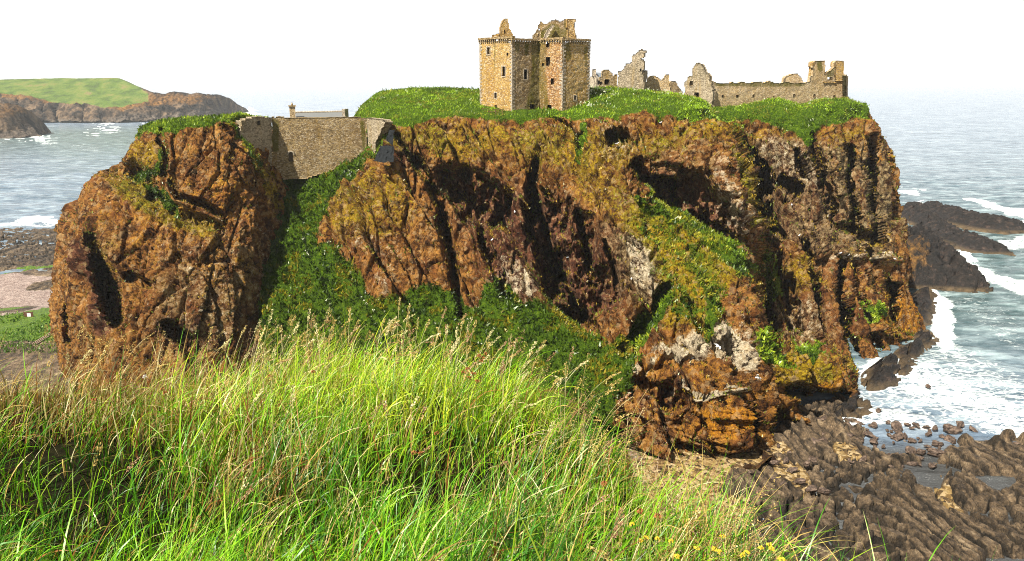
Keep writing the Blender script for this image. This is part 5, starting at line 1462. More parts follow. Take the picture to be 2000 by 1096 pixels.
# --- gatehouse curtain wall between stack and rock -----------------
gw_ = empty('curtain_wall', tuple(at(620, 336, 141)), 'high tan rubble wall blocking the cleft between the sea stack and the castle rock', 'castle wall')
o, fr = masonry('wall', ((531.5, 138.2), (716, 143.0)), [(531.5, 229), (545, 228), (560, 230), (600, 229), (650, 229.5), (690, 228.5), (716, 230.5), (716, 305), (690, 318), (650, 333), (600, 348), (575, 350), (531.5, 350)], [[(563.5, 298.5), (572.5, 298.5), (572.5, 315), (563.5, 315)], [(1, 1), (2, 1), (2, 2), (1, 2)]], 1.6, M_TAN, gw_, 0.24, 0.06, (0, 0), seed=41, algae=[[(536, 240, 10), (538, 290, 8)], [(708, 240, 6), (712, 290, 5)]])
opening(fr, ((563.5, 299), (572.5, 315)), gw_, depth=0.4, name='arched_door', mat=flat_mat('door grey timber', (0.12, 0.09, 0.06)))  # dark timber tone for the door
A, B, d, nrm = fr
mb = MB()      # small arch ring over the doorway
ca = ray_plane(568, 301, A, B)
for k_ in range(9):
    t = math.pi * k_ / 8
    mb.box((A[0] + d[0] * (ca[0] + 0.52 * math.cos(t)) - nrm[0] * 0.03, A[1] + d[1] * (ca[0] + 0.52 * math.cos(t)) - nrm[1] * 0.03, ca[1] + 0.52 * math.sin(t)), (0.11, 0.12, 0.11), math.atan2(d[1], d[0]), 0.01)
mb.build('arch', M_PALE, gw_)
o, fr = masonry('wall', ((470, 131.5), (531.0, 138.0)), [(470, 262), (472, 237), (480, 233), (495, 229), (505, 228), (520, 230), (531.0, 229.5), (531.0, 350), (500, 350), (470, 340)], [[(503.5, 237), (509, 237), (509, 245), (503.5, 245)]], 1.3, M_GREY, gw_, 0.24, 0.08, seed=42)
opening(fr, ((503.5, 237), (509, 245)), gw_, depth=0.7)
masonry('wall', ((716.5, 142.8), (754, 134.6)), [(716.5, 231), (722, 232), (735, 232.5), (748, 234.5), (753, 238.5), (749, 246), (743, 258), (734, 276), (733, 300), (716.5, 306)], [], 1.4, M_GREY, gw_, 0.24, 0.07, seed=43)
r = empty('gate_lodge', tuple(at(620, 235, 150)), 'long low grey slate roof with stone ridge ends, showing above the curtain wall', 'building')
m = MB(); a, b, c, d_ = at(578, 232, 149), at(673, 231, 152), at(578, 220.5, 153), at(673, 218.5, 156)
m.add([a, b, d_, c, a - np.array([0, -.1, 1.4]), b - np.array([0, -.1, 1.4]), d_ - np.array([0, 0, 2.2]), c - np.array([0, 0, 2.2])], [(0, 1, 2, 3), (7, 6, 5, 4), (0, 4, 5, 1), (1, 5, 6, 2), (2, 6, 7, 3), (3, 7, 4, 0)])
m.build('roof', M_LEADROOF, r)
mb = MB(); mb.tube([at(577, 220, 153), at(674, 218, 156)], [0.22, 0.22], 6); mb.build('ridge', M_PALE, r)
mb = MB(); mb.box(at(674.5, 222, 155), (0.28, 1.6, 0.9), 0, 0.02); mb.build('gable_end', M_PALE, r)
r = empty('chimney_stack', tuple(at(571, 230, 149)), 'slim square stone chimney with a cap, standing above the curtain wall', 'chimney')
p = at(571.5, 222, 149)
mb = MB(); mb.box((p[0], p[1], p[2] - 0.3), (0.52, 0.5, 1.6), 0.3, 0.01); mb.build('shaft', M_PINK, r)
mb = MB(); mb.box((p[0], p[1], p[2] + 1.42), (0.68, 0.66, 0.12), 0.3, 0.01); mb.build('cap', M_TAN, r)
mb = MB(); mb.tube([(p[0], p[1], p[2] + 1.54), (p[0], p[1], p[2] + 1.85), (p[0], p[1], p[2] + 2.05)], [0.2, 0.15, 0.1], 8); mb.build('chimney_pot', M_TAN, r)

# --- small things ------------------------------------------------------
# railing by the keep door
r = empty('wooden_railing', tuple(at(968, 220, 142)), 'low brown railing in front of the keep doorway', 'railing')
mb = MB(); a, b = at(942, 212.5, 143.5), at(982, 214, 140.5); mb.tube([a, b], [0.05, 0.05], 4); mb.tube([a - np.array([0, 0, .45]), b - np.array([0, 0, .45])], [0.04, 0.04], 4); mb.build('rail', M_WOOD, r)
for t in (0.0, 0.33, 0.66, 1.0):
    q = a + (b - a) * t; mb = MB(); mb.tube([q + np.array([0, 0, .08]), q - np.array([0, 0, 1.0])], [0.06, 0.06], 5); mb.build('post', M_WOOD, r)
# sheeting pinned to the rock beside the wall
def sheet(pts, seed):
    n = 26; A4 = [at(*p) for p in pts]
    V = np.empty((n, n, 3))
    for i in range(n):
        for j in range(n):
            a, b = i / (n - 1), j / (n - 1)
            V[i, j] = (A4[0] * (1 - b) + A4[1] * b) * (1 - a) + (A4[3] * (1 - b) + A4[2] * b) * a
    nn = fbm(V * np.array([2.2, 1, 0.7]), 1.0, 3, seed); V[..., 1] += nn * 0.5; V[..., 0] += fbm(V, 1.2, 2, seed + 1) * 0.25; V[..., 2] += fbm(V, 1.2, 2, seed + 2) * 0.25
    F_ = V.copy(); F_[..., 1] += 0.05
    n2 = n * n; f = grid_faces(n, n); rim = []
    e = [i for i in range(n)] + [i * n + n - 1 for i in range(1, n)] + [n2 - 1 - i for i in range(1, n)] + [(n - 1 - i) * n for i in range(1, n - 1)]
    for p_, q_ in zip(e, e[1:] + e[:1]): rim.append((p_, q_, q_ + n2, p_ + n2))
    return np.concatenate([V.reshape(-1, 3), F_.reshape(-1, 3)]), np.concatenate([f[:, ::-1], f + n2, np.array(rim)])
V, Fc = sheet([(757, 254, 134.6), (771, 252, 134.2), (768, 286, 132.2), (754, 276, 133.0)], 801)
tag(mesh_np('rock_netting', V, Fc, M_TARP), 'narrow upper strip of black sheeting pinned on the rock beside the curtain wall', 'sheeting')
V, Fc = sheet([(742, 286, 132.4), (770, 285, 131.6), (767, 318, 129.0), (729, 314, 130.6)], 811)
tag(mesh_np('rock_netting', V, Fc, M_TARP), 'wide lower sag of black sheeting on the rock below the curtain wall end', 'sheeting')
# notice board on the turf bank
Ys = float(ground_y(624, 2.2)); p = at(57, 624, Ys)
r = empty('notice_board', tuple(p), 'brown timber notice board with a white panel on the turf bank by the beach', 'sign')
mb = MB(); mb.box((p[0], p[1], p[2] + 0.95), (0.78, 0.06, 0.62), 0.1); mb.build('board', M_WOOD, r)
mb = MB(); mb.box((p[0] + 0.15, p[1] - 0.085, p[2] + 1.0), (0.36, 0.012, 0.36), 0.1); mb.build('panel', M_WHITE, r)
for s_ in (-0.78, 0.78):
    mb = MB(); mb.box((p[0] + s_ * 1.08, p[1] + s_ * 0.1, p[2] + 0.7), (0.07, 0.07, 0.95), 0.1); mb.build('post', M_WOOD, r)
Ys = float(ground_y(664, 2.6)); a, b = at(64, 672, Ys - 3), at(112, 648, Ys + 6)
r = empty('timber_steps', tuple(a), 'weathered plank walkway slanting up the turf beside the sea stack', 'walkway')
a[2] = b[2] = 2.9
for off in (0, 0.45, 0.9):
    mb = MB(); q = np.array([off, -off * .3, 0]); mb.tube([a + q, b + q], [0.13, 0.13], 4); mb.build('plank', flat_mat('grey weathered plank', (0.28, 0.20, 0.15)), r)
# gulls
def gull(px, py, Y_, heading, bank, label, span=1.35):
    p = Vector(at(px, py, Y_))
    r = empty('seagull', tuple(p), label, 'seagull')
    from mathutils import Matrix
    R = Matrix.Rotation(heading, 3, 'Z') @ Matrix.Rotation(bank, 3, 'Y')
    def tr(v): return p + R @ Vector(v)
    mb = MB(); k = span / 1.35
    prof = [(-0.30, 0.012), (-0.22, 0.045), (-0.1, 0.075), (0.03, 0.085), (0.13, 0.07), (0.19, 0.05), (0.235, 0.052), (0.27, 0.035), (0.30, 0.012), (0.335, 0.004)]
    mb.tube([tr((0, y * k, 0)) for y, _ in prof], [q * k for _, q in prof], 10); mb.build('body', M_BIRD, r, True)
    for s_ in (-1, 1):
        L = [(0.03, 0.12, -0.10, 0.02), (0.25, 0.17, -0.07, 0.10), (0.42, 0.13, -0.09, 0.12), (0.58, 0.04, -0.14, 0.08), (0.69, -0.08, -0.15, 0.04)]
        V = []
        for x, yf, yb, z in L:
            for dz in (0.012, -0.012): V += [tr((s_ * x * k, yf * k, (z + dz) * k)), tr((s_ * x * k, yb * k, (z + dz * 0.4) * k))]
        Fs = []
        for i in range(4):
            o_ = i * 4; n_ = o_ + 4
            Fs += [(o_, o_ + 1, n_ + 1, n_), (o_ + 2, n_ + 2, n_ + 3, o_ + 3), (o_, n_, n_ + 2, o_ + 2), (o_ + 1, o_ + 3, n_ + 3, n_ + 1)]
        Fs += [(0, 2, 3, 1), (16, 17, 19, 18)]
        mb = MB(); mb.add(V, Fs); mb.build('wing', M_BIRD, r)
gull(1402, 677, 80, math.radians(-75), 0.1, 'white gull gliding with level wings in front of the whitened buttress rocks', 1.3)
gull(1481, 738, 78, math.radians(60), 0.75, 'white gull banking steeply lower down in front of the orange buttress', 1.5)
gull(730, 163, 300, math.radians(20), 0.2, 'tiny dark bird far off above the horizon left of the keep', 1.3)
G3 = 'gulls resting on the cliff ledges'
def resting(px, py, first=[None]):
    k = int(np.argmin((CLIFF_PX[0] - px) ** 2 + (CLIFF_PX[1] - py) ** 2)); p = CLIFF_P[k] + np.array([0, -0.35, 0.12])
    if first[0] is None:
        r = empty('resting_gull', tuple(p), 'small white gull sitting on a ledge of the castle cliff', 'seagull', G3)
        q = Vector(p); mb = MB()
        mb.tube([q + Vector(v) for v in ((-0.34, 0, 0.10), (-0.22, 0, 0.12), (-0.05, 0, 0.15), (0.10, 0, 0.19), (0.18, 0, 0.25), (0.21, 0, 0.32), (0.26, 0, 0.34), (0.34, 0, 0.325))], [0.012, 0.06, 0.105, 0.10, 0.07, 0.055, 0.045, 0.008], 8)
        mb.build('body', M_BIRD, r, True)
        for s_ in (-1, 1):
            mb = MB(); mb.tube([q + Vector(v) for v in ((0.08, s_ * 0.085, 0.21), (-0.10, s_ * 0.10, 0.19), (-0.38, s_ * 0.03, 0.13))], [0.03, 0.05, 0.008], 6); mb.build('wing', M_BGREY, r, True)
        first[0] = r
    else:
        r = first[0].copy(); COL.objects.link(r); r.location = tuple(p); r.rotation_euler = (0, 0, px % 3.1)
        for ch_ in list(first[0].children):
            c_ = ch_.copy(); COL.objects.link(c_); c_.parent = r
for px, py in ((1205, 284), (1640, 497), (1656, 500), (1700, 505), (1724, 511), (1745, 508), (1530, 358), (1545, 402), (1290, 241), (1426, 263), (1006, 416), (962, 471), (1232, 546), (1686, 692), (1352, 700), (1560, 462), (1110, 505)): resting(px, py)
# ------------------------------------------------------------------ foreground turf
crest = np.array([(-400,712,4.4),(-100,700,4.4),(0,698,4.5),(150,697,4.6),(280,698,4.7),(350,702,4.8),(430,690,4.9),(540,672,5.0),(650,662,5.1),(760,664,5.1),(880,690,4.9),(1000,700,4.7),(1080,735,4.4),(1150,785,4.0),(1230,840,3.7),(1300,893,3.4),(1400,945,3.15),(1500,992,2.95),(1600,1036,2.75),(1700,1078,2.6),(1850,1150,2.35),(2100,1290,2.05),(2500,1450,1.9)], float)
GH = 0.30
def ground(x, y):
    """turf height under the camera's hill"""
    x = np.asarray(x, float); y = np.asarray(y, float)
    u = x / np.maximum(y, 0.3)
    px = 1000 + F * u * 1.05
    py = np.interp(px, crest[:, 0], crest[:, 1]); Yc = np.interp(px, crest[:, 0], crest[:, 2])
    zc = at(px, py, Yc)[..., 2] - GH
    t = y / Yc
    z0 = 48.42
    z = z0 + (zc - z0) * np.clip((t - 0.25) / 0.75, 0, 1)
    P = np.stack([x, y, 0 * x], -1)
    z = z + (fbm(P, 0.9, 3, 901) * 0.13 + fbm(P, 0.25, 2, 902) * 0.03) * sstep(1.0, 0.8, t)
    for cx_, cy_, rr_ in ((-2.0, 2.75, 0.7), (-0.3, 3.05, 0.45), (-1.3, 2.6, 0.35)): z = z - 0.16 * np.exp(-((x - cx_) ** 2 + (y - cy_) ** 2) / rr_ ** 2)
    over = np.maximum(t - 1, 0) * Yc
    return z - over * 0.9 - over ** 2 * 0.9, t, px
gxx, gyy = np.meshgrid(np.linspace(-5.5, 4.5, 260), np.linspace(0.4, 7.5, 200))
gz, _, _ = ground(gxx, gyy)
s = NT('dark soil and thatch')
n = s.noise(14, 6, 0.75); 
M_SOIL = s.fin(s.ramp(n, [(0.35, (0.004, 0.004, 0.002)), (0.6, (0.014, 0.013, 0.005)), (0.75, (0.05, 0.036, 0.014))]), 0.95, s.bump(n, 0.8, 0.03), 0.05)
tag(mesh_np('near_ground', np.stack([gxx, gyy, gz], -1), grid_faces(*gxx.shape)[:, ::-1], M_SOIL), kind='structure')

def ribbons(root, az, L, wd, th0, curve, nseg, colb, colt, tw, rng):
    """curved tapering blades. returns verts, quads, colours"""
    n = len(root); t = np.linspace(0, 1, nseg + 1)
    ang = th0[:, None] + curve[:, None] * t[None] ** 1.5            # from vertical
    ds = L[:, None] / nseg
    hx = np.concatenate([np.zeros((n, 1)), np.cumsum(np.sin(ang[:, :-1]) * ds, 1)], 1)
    hz = np.concatenate([np.zeros((n, 1)), np.cumsum(np.cos(ang[:, :-1]) * ds, 1)], 1)
    dx, dy = np.cos(az)[:, None], np.sin(az)[:, None]
    sway = (t[None] ** 2) * (rng.normal(size=(n, 1)) * 0.06) * L[:, None]
    C = np.stack([root[:, :1] + dx * hx - dy * sway, root[:, 1:2] + dy * hx + dx * sway, root[:, 2:] + hz], -1)
    wv = wd[:, None] * np.where(t < 0.15, 0.7 + 2 * t, (1 - t) ** 0.7 * 1.1 + 0.02)[None]
    ta = az[:, None] + math.pi / 2 + tw[:, None] * (0.4 + t[None])
    Wx, Wy = np.cos(ta) * wv / 2, np.sin(ta) * wv / 2
    Wz = 0.3 * wv * np.sin(tw)[:, None]
    Lf = C - np.stack([Wx, Wy, Wz], -1); Rt = C + np.stack([Wx, Wy, Wz], -1)
    V = np.stack([Lf, Rt], 2).reshape(-1, 3)
    k = 2 * (nseg + 1)
    b = (np.arange(n) * k)[:, None] + (np.arange(nseg) * 2)[None]; b = b.ravel()
    Q = np.stack([b, b + 1, b + 3, b + 2], 1)
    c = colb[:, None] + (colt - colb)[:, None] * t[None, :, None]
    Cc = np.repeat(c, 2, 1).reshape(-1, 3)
    return V, Q, Cc, C

GV, GQ, GC = [], [], []; goff = 0
def push(V, Q, C):
    global goff
    GV.append(V.astype(np.float32)); GQ.append((Q + goff).astype(np.int32)); GC.append(C.astype(np.float32)); goff += len(V)

rng = np.random.default_rng(42)
def sample_ground(n, tmin=0.28, tmax=1.12, power=0.5):
    """random roots over the visible wedge of turf, thinned with distance so coverage stays even"""
    y = 1.0 + (5.9 - 1.0) * rng.random(n * 3) ** 0.8
    x = (rng.random(n * 3) * 1.75 - 0.90) * (y * 0.80 + 0.35)
    z, t, px = ground(x, y)
    ok = (t < tmax) & (t > 0.1); x, y, z, t, px = [a[ok][:n] for a in (x, y, z, t, px)]
    return np.stack([x, y, z], -1), t, px

def lin(*c): return np.array(c, float)
GREEN_D, GREEN_M, GREEN_L = lin(0.014, 0.072, 0.004), lin(0.065, 0.25, 0.007), lin(0.24, 0.54, 0.012)
YELL, STRAW, BROWN, PALE = lin(0.52, 0.62, 0.030), lin(0.50, 0.36, 0.11), lin(0.26, 0.10, 0.025), lin(0.62, 0.55, 0.27)

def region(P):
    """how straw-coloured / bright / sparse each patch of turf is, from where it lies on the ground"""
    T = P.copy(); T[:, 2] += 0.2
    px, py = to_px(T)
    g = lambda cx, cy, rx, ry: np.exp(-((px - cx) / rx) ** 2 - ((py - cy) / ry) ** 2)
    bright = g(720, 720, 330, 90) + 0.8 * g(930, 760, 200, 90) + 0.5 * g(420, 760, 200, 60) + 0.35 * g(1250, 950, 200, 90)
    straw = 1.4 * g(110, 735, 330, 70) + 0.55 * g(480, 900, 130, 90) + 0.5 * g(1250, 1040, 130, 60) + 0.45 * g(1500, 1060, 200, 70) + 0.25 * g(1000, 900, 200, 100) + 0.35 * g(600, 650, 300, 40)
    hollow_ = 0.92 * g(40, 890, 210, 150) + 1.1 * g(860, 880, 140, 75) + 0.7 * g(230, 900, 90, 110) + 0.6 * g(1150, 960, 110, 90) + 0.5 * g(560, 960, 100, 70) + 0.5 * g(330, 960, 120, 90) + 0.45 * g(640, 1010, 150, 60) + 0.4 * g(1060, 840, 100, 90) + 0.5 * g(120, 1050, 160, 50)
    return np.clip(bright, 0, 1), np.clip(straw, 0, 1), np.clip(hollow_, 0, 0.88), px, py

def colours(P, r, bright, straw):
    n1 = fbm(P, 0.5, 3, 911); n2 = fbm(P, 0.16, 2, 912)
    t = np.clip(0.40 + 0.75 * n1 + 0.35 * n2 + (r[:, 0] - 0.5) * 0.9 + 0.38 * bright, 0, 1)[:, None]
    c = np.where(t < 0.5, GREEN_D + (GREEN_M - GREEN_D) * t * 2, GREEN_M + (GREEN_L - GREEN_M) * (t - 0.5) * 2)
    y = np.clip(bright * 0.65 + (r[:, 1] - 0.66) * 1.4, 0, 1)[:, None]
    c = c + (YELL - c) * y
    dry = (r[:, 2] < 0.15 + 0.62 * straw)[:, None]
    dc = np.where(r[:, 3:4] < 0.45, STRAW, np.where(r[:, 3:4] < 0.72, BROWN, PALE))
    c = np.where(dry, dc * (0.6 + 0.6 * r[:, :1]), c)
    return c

def lay(n, Lr, wr, th, cur, nseg, lean, seed, hk=1.0):
    P, t, px = sample_ground(n)
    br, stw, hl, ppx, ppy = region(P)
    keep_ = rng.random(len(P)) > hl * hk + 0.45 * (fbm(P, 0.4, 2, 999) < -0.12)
    P, t, br, stw, hl = P[keep_], t[keep_], br[keep_], stw[keep_], hl[keep_]
    m = len(P); r = rng.random((m, 4))
    swirl = fbm(P, 0.7, 3, seed) * 2.2
    az = lean + swirl * 1.0 + rng.normal(size=m) * 0.95
    L = rng.uniform(*Lr, m) * (1 + 0.35 * fbm(P, 0.5, 2, seed + 1)) * (1 - 0.45 * hl)
    th0 = np.abs(rng.normal(size=m)) * th; cu = np.abs(rng.normal(size=m)) * cur + 0.25
    c = colours(P, r, br, stw)
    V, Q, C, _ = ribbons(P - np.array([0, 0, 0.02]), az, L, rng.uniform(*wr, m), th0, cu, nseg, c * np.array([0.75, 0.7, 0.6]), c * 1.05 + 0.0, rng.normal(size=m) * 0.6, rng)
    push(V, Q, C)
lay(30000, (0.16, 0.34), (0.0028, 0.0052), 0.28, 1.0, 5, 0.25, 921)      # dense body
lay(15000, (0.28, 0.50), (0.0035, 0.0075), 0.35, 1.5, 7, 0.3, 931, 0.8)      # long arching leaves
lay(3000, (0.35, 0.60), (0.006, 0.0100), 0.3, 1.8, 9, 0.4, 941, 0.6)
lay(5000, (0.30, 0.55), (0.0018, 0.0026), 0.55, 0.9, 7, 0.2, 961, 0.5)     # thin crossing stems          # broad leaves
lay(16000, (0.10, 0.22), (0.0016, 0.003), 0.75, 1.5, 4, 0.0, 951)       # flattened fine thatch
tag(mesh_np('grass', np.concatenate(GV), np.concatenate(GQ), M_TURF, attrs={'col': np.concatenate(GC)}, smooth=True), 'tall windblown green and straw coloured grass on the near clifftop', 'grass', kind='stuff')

# flowering grass stalks with seed heads
GV, GQ, GC = [], [], []; goff = 0
def heads(C, kind, col, rng):
    """seed spikes / open panicles on the upper part of each stalk's centre line C (n,k,3)"""
    n, k, _ = C.shape
    per = 46 if kind == 'spike' else 70
    t = rng.random((n, per)); f = k - 1
    span = 0.16 if kind == 'spike' else 0.34
    tt = (1 - span + span * t) * f; i = np.clip(tt.astype(int), 0, k - 2); fr = (tt - i)[..., None]
    idx = np.arange(n)[:, None]
    p = C[idx, i] * (1 - fr) + C[idx, i + 1] * fr
    ax = C[:, -1] - C[:, -2]; ax = ax / (np.linalg.norm(ax, axis=-1, keepdims=True) + 1e-9)
    rad = (0.0035 + 0.004 * np.sin(np.pi * t)) if kind == 'spike' else (0.008 + 0.045 * (1 - t)) * rng.random((n, per))
    th = rng.random((n, per)) * 2 * np.pi
    off = np.stack([np.cos(th) * rad, np.sin(th) * rad, -rad * 0.4 * (kind != 'spike') + 0 * rad], -1)
    c = p + off
    L = rng.uniform(0.007, 0.012, (n, per)) if kind == 'spike' else rng.uniform(0.005, 0.009, (n, per))
    dirv = ax[:, None] * 1.0 + off / (rad[..., None] + 1e-4) * (0.45 if kind == 'spike' else 0.8)
    dirv /= np.linalg.norm(dirv, axis=-1, keepdims=True)
    sd_ = np.cross(dirv, rng.normal(size=c.shape)); sd_ /= np.linalg.norm(sd_, axis=-1, keepdims=True) + 1e-9
    wv = (L * (0.30 if kind == 'spike' else 0.26))[..., None]; Lv = L[..., None]
    V = np.stack([c, c + dirv * Lv * 0.5 + sd_ * wv, c + dirv * Lv, c + dirv * Lv * 0.5 - sd_ * wv], 2).reshape(-1, 3)
    m = n * per; Q = np.arange(m * 4).reshape(m, 4)
    cc = np.repeat(np.repeat(col[:, None], per, 1) * rng.uniform(0.6, 1.25, (n, per, 1)), 4, 1).reshape(-1, 3)
    push(V, Q, cc)
    if kind != 'spike':    # hair-fine branches
        sel = rng.random((n, per)) < 0.5
        a = p[sel]; b = c[sel]; w_ = np.array([0.0004, 0.0004, 0.0])
        V = np.stack([a - w_, a + w_, b + w_, b - w_], 1).reshape(-1, 3)
        push(V, np.arange(len(a) * 4).reshape(-1, 4), np.repeat(np.full((len(a), 3), 0.3) * np.array([1, .75, .35]), 4, 0))
def stalks(roots, L, kind, lean, col, seedc, wd=0.0016, cur=0.7, th=0.15):
    m = len(roots); az = lean + rng.normal(size=m) * 0.7
    cu = np.abs(rng.normal(size=m)) * cur + 0.15; th0 = np.abs(rng.normal(size=m)) * th
    nseg = 12
    V, Q, C, CL = ribbons(roots, az, L, np.full(m, wd), th0, cu, nseg, col, col * 1.1, rng.normal(size=m) * 0.4, rng)
    # keep stems from tapering away
    V = V.reshape(m, nseg + 1, 2, 3); mid = V.mean(2, keepdims=True); dvec = V - mid
    ln = np.linalg.norm(dvec, axis=-1, keepdims=True) + 1e-9; V = mid + dvec / ln * wd * 0.5
    push(V.reshape(-1, 3), Q, C); heads(CL, kind, seedc, rng)
def pick(n, boxes):
    out = []
    for (x0, x1, t0, t1, k) in boxes:
        m = int(n * k); px = rng.uniform(x0, x1, m); t = rng.uniform(t0, t1, m)
        Yc = np.interp(px, crest[:, 0], crest[:, 2]); y = Yc * t; x = (px - 1000) / F / 1.05 * y
        z, _, _ = ground(x, y); out.append(np.stack([x, y, z], -1))
    return np.concatenate(out)
R1 = pick(240, [(380, 900, 0.82, 1.04, 0.62), (900, 1180, 0.8, 1.04, 0.14), (-50, 380, 0.85, 1.04, 0.10), (0, 1500, 0.4, 0.9, 0.14)])
cs_ = rng.random((len(R1), 1)); stalks(R1, rng.uniform(0.36, 0.62, len(R1)), 'spike', 0.2, PALE * 0.75 + 0 * cs_, np.where(cs_ < 0.5, STRAW, np.where(cs_ < 0.75, lin(0.40, 0.22, 0.12), PALE)), 0.0019)
R2 = pick(105, [(40, 560, 0.84, 1.02, 0.40), (980, 1500, 0.75, 1.02, 0.45), (1000, 1500, 0.5, 0.8, 0.15)])
cs_ = rng.random((len(R2), 1)); stalks(R2, rng.uniform(0.38, 0.62, len(R2)), 'panicle', 0.15, STRAW * 0.8 + 0 * cs_, np.where(cs_ < 0.5, STRAW * 1.1, lin(0.30, 0.15, 0.10)), 0.0014)
tag(mesh_np('seed_grass', np.concatenate(GV), np.concatenate(GQ), M_TURF, attrs={'col': np.concatenate(GC)}, smooth=True), 'flowering grass stalks with straw coloured seed heads standing above the near turf', 'grass', kind='stuff')

# a few flowers one can count
M_STEM = flat_mat('green flower stem', (0.10, 0.16, 0.03), 0.8, 0.2, 30)
M_RUST = flat_mat('rusty faded flower head', (0.30, 0.12, 0.04), 0.9, 0.4, 60)
M_PETAL = flat_mat('off white petals', (0.75, 0.70, 0.68), 0.8, 0.1, 60)
def flower(px, py, Yd, kind, label, group=None):
    r_ = random.Random(int(px * 7 + py)); top_ = Vector(at(px, py, Yd)); x, y = top_.x - r_.uniform(0, .05), top_.y
    gz_, _, _ = ground(np.array([x]), np.array([y])); base = Vector((x, y, min(float(gz_[0]) - 0.01, top_.z - 0.12)))
    nm = {'yellow': 'yellow_wildflower', 'rust': 'faded_wildflower', 'white': 'white_wildflower'}[kind]
    e = empty(nm, tuple(base), label, 'flower', group)
    mb = MB(); mb.tube([base, base.lerp(top_, 0.5) + Vector((0.01, 0, 0)), top_], [0.0014, 0.0013, 0.0012], 5); mb.build('stem', M_STEM, e)
    mb = MB(); R0 = {'yellow': 0.011, 'rust': 0.013, 'white': 0.015}[kind]
    for i in range(26 if kind != 'yellow' else 16):
        d = Vector((r_.gauss(0, 1), r_.gauss(0, 1), r_.gauss(0, 0.6) + 0.3)).normalized()
        if kind == 'yellow': d.z *= 0.4
        s_ = d.orthogonal().normalized() * R0 * r_.uniform(0.25, 0.4); b_ = top_ + d * R0 * 0.3; t_ = top_ + d * R0 * r_.uniform(0.8, 1.25); u_ = d.cross(s_).normalized() * R0 * 0.08
        m_ = (b_ + t_) / 2 + Vector((0, 0, 0.003))
        mb.add([b_, m_ + s_, t_, m_ - s_, m_ + u_ * 3], [(0, 1, 4), (1, 2, 4), (2, 3, 4), (3, 0, 4), (0, 3, 2, 1)])
    mb.build('flower_head', {'yellow': M_YEL, 'rust': M_RUST, 'white': M_PETAL}[kind], e)
fr_ = random.Random(3)
for i in range(16):
    px = fr_.choice((1235, 1275, 1330, 1370, 1400, 1460, 1480)) + fr_.gauss(0, 30); py = 1066 + fr_.gauss(0, 20) + (px - 1350) * 0.10
    flower(px, min(py, 1094), float(np.clip(1.95 + (1096 - py) * 0.008, 1.85, 2.4)), 'yellow', 'small yellow flower head in the patch at the bottom edge of the turf', 'yellow flowers in the near turf')
flower(283, 736, 4.1, 'white', 'single whitish flower head among the grass in front of the sea stack')
for px, py in ((913, 722), (925, 730), (917, 738), (932, 745), (905, 728)): flower(px, py, 3.8, 'rust', 'rusty dried flower head in the cluster below the pale one on the grass crest', 'rusty dried flower cluster on the crest')
for px, py in ((936, 695), (943, 700), (948, 692), (940, 706)): flower(px, py, 4.0, 'rust', 'rusty dried flower head in the pale cluster rising over the grass crest', 'upper dried flower cluster on the crest')
for px, py in ((853, 847), (808, 885), (822, 887), (185, 781), (318, 761), (323, 768), (612, 727), (527, 735), (1250, 1000), (1285, 1010), (1180, 945)): flower(px, py, float(np.interp(py, (690, 1096), (4.3, 1.9))), 'rust', 'scattered rusty brown flower head among green grass', 'scattered rusty flower heads')

# ------------------------------------------------------------------ turf tufts on the cliffs, and the white flowers in them
pos = np.concatenate([a[0] for a in TUFTS]); nrm_ = np.concatenate([a[1] for a in TUFTS]); cols = np.concatenate([a[2] for a in TUFTS]); siz = np.concatenate([a[3] for a in TUFTS])
n = len(pos); rg = np.random.default_rng(77); B = 4
dirs = nrm_[:, None] * 0.55 + np.array([0, 0, 0.65]) + rg.normal(size=(n, B, 3)) * 0.42
dirs /= np.linalg.norm(dirs, axis=-1, keepdims=True)
side = np.cross(dirs, rg.normal(size=(n, B, 3))); side /= np.linalg.norm(side, axis=-1, keepdims=True)
L = siz[:, None, None] * rg.uniform(0.5, 1.1, (n, B, 1)); W = L * 0.20
b0 = pos[:, None] - nrm_[:, None] * 0.1 + rg.normal(size=(n, B, 3)) * 0.14
V = np.stack([b0 - side * W, b0 + side * W, b0 + dirs * L * 0.6 + side * W * 0.7 + np.array([0.03, 0, 0]), b0 + dirs * L + np.array([0.1, 0, -0.05]) * L], 2).reshape(-1, 3)
Q = np.arange(n * B * 4).reshape(-1, 4)
cc = np.repeat(cols[:, None] * rg.uniform(0.75, 1.22, (n, B, 1)), 4, 1).reshape(-1, 3)
print('tufts', n)
tag(mesh_np('cliff_grass', V, Q, M_TURF, smooth=True, attrs={'col': cc}), 'rough green and ochre turf growing over the cliff tops, ledges and cleft', 'grass', kind='stuff')
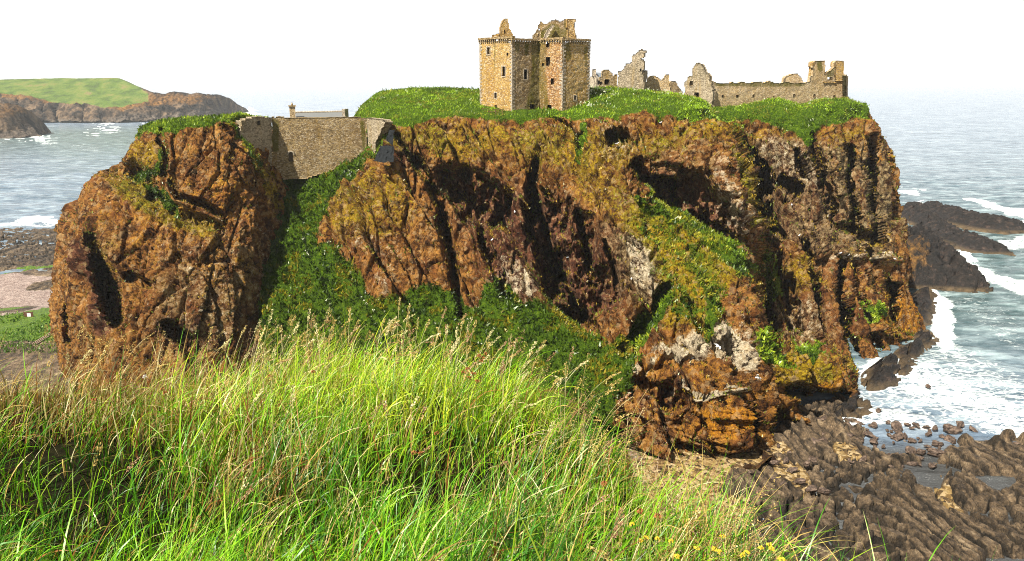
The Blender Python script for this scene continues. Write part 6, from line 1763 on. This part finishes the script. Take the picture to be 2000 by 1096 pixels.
# white flower heads: small faceted clusters dotted through the green cleft and the turf right of the keep
px, py = to_px(pos)
zones = [((560, 460, 700, 620), 0.013), ((600, 560, 1000, 680), 0.010), ((1120, 165, 1210, 215), 0.10), ((1200, 160, 1390, 190), 0.03), ((690, 180, 940, 215), 0.008), ((620, 290, 740, 340), 0.05), ((1400, 190, 1660, 215), 0.005), ((1575, 235, 1590, 260), 0.05)]
sel = np.zeros(n, bool)
cl = fbm(pos, 1.7, 2, 88)
for (x0, y0, x1, y1), k in zones: sel |= (px > x0) & (px < x1) & (py > y0) & (py < y1) & (rg.random(n) < k * 2.4) & (cl > 0.08) & (cols[:, 1] > cols[:, 0] * 1.3)
fpz = pos[sel] + np.array([0, 0, 0.55]) - np.array([0, 0.25, 0]); m = len(fpz); K = 7
c = fpz[:, None] + rg.normal(size=(m, K, 3)) * 0.09
a = rg.normal(size=(m, K, 3)); a /= np.linalg.norm(a, axis=-1, keepdims=True); b = np.cross(a, rg.normal(size=(m, K, 3))); b /= np.linalg.norm(b, axis=-1, keepdims=True)
r_ = 0.075
V = np.stack([c - a * r_, c + b * r_, c + a * r_, c - b * r_], 2).reshape(-1, 3)
tag(mesh_np('white_wildflowers', V, np.arange(m * K * 4).reshape(-1, 4), M_TURF, smooth=False, attrs={'col': np.tile(np.array([0.72, 0.75, 0.55]), (len(V), 1))}), 'white flower heads dotted through the green turf of the castle rock', 'flowers', kind='stuff')
# ------------------------------------------------------------------ sea haze: an even box of air round the place
HX, HY0, HY1 = 9000.0, -60.0, 14500.0
mbz = MB(); mbz.add([(sx * HX, y_, z_) for z_ in (-8, 64) for sx, y_ in ((-1, HY0), (1, HY0), (1, HY1), (-1, HY1))], [(0, 3, 2, 1), (4, 5, 6, 7), (0, 1, 5, 4), (1, 2, 6, 5), (2, 3, 7, 6), (3, 0, 4, 7)])
mh = bpy.data.materials.new('sea haze'); mh.use_nodes = True; t_ = mh.node_tree; t_.nodes.clear()
o_ = t_.nodes.new('ShaderNodeOutputMaterial'); v_ = t_.nodes.new('ShaderNodeVolumePrincipled')
v_.inputs['Color'].default_value = (0.97, 0.98, 1.0, 1); v_.inputs['Density'].default_value = 0.0001; v_.inputs['Anisotropy'].default_value = 0.2
t_.links.new(v_.outputs[0], o_.inputs['Volume'])
tag(mbz.build('haze', mh), kind='stuff')
SC.cycles.volume_bounces = 2
SC.cycles.max_bounces = 6
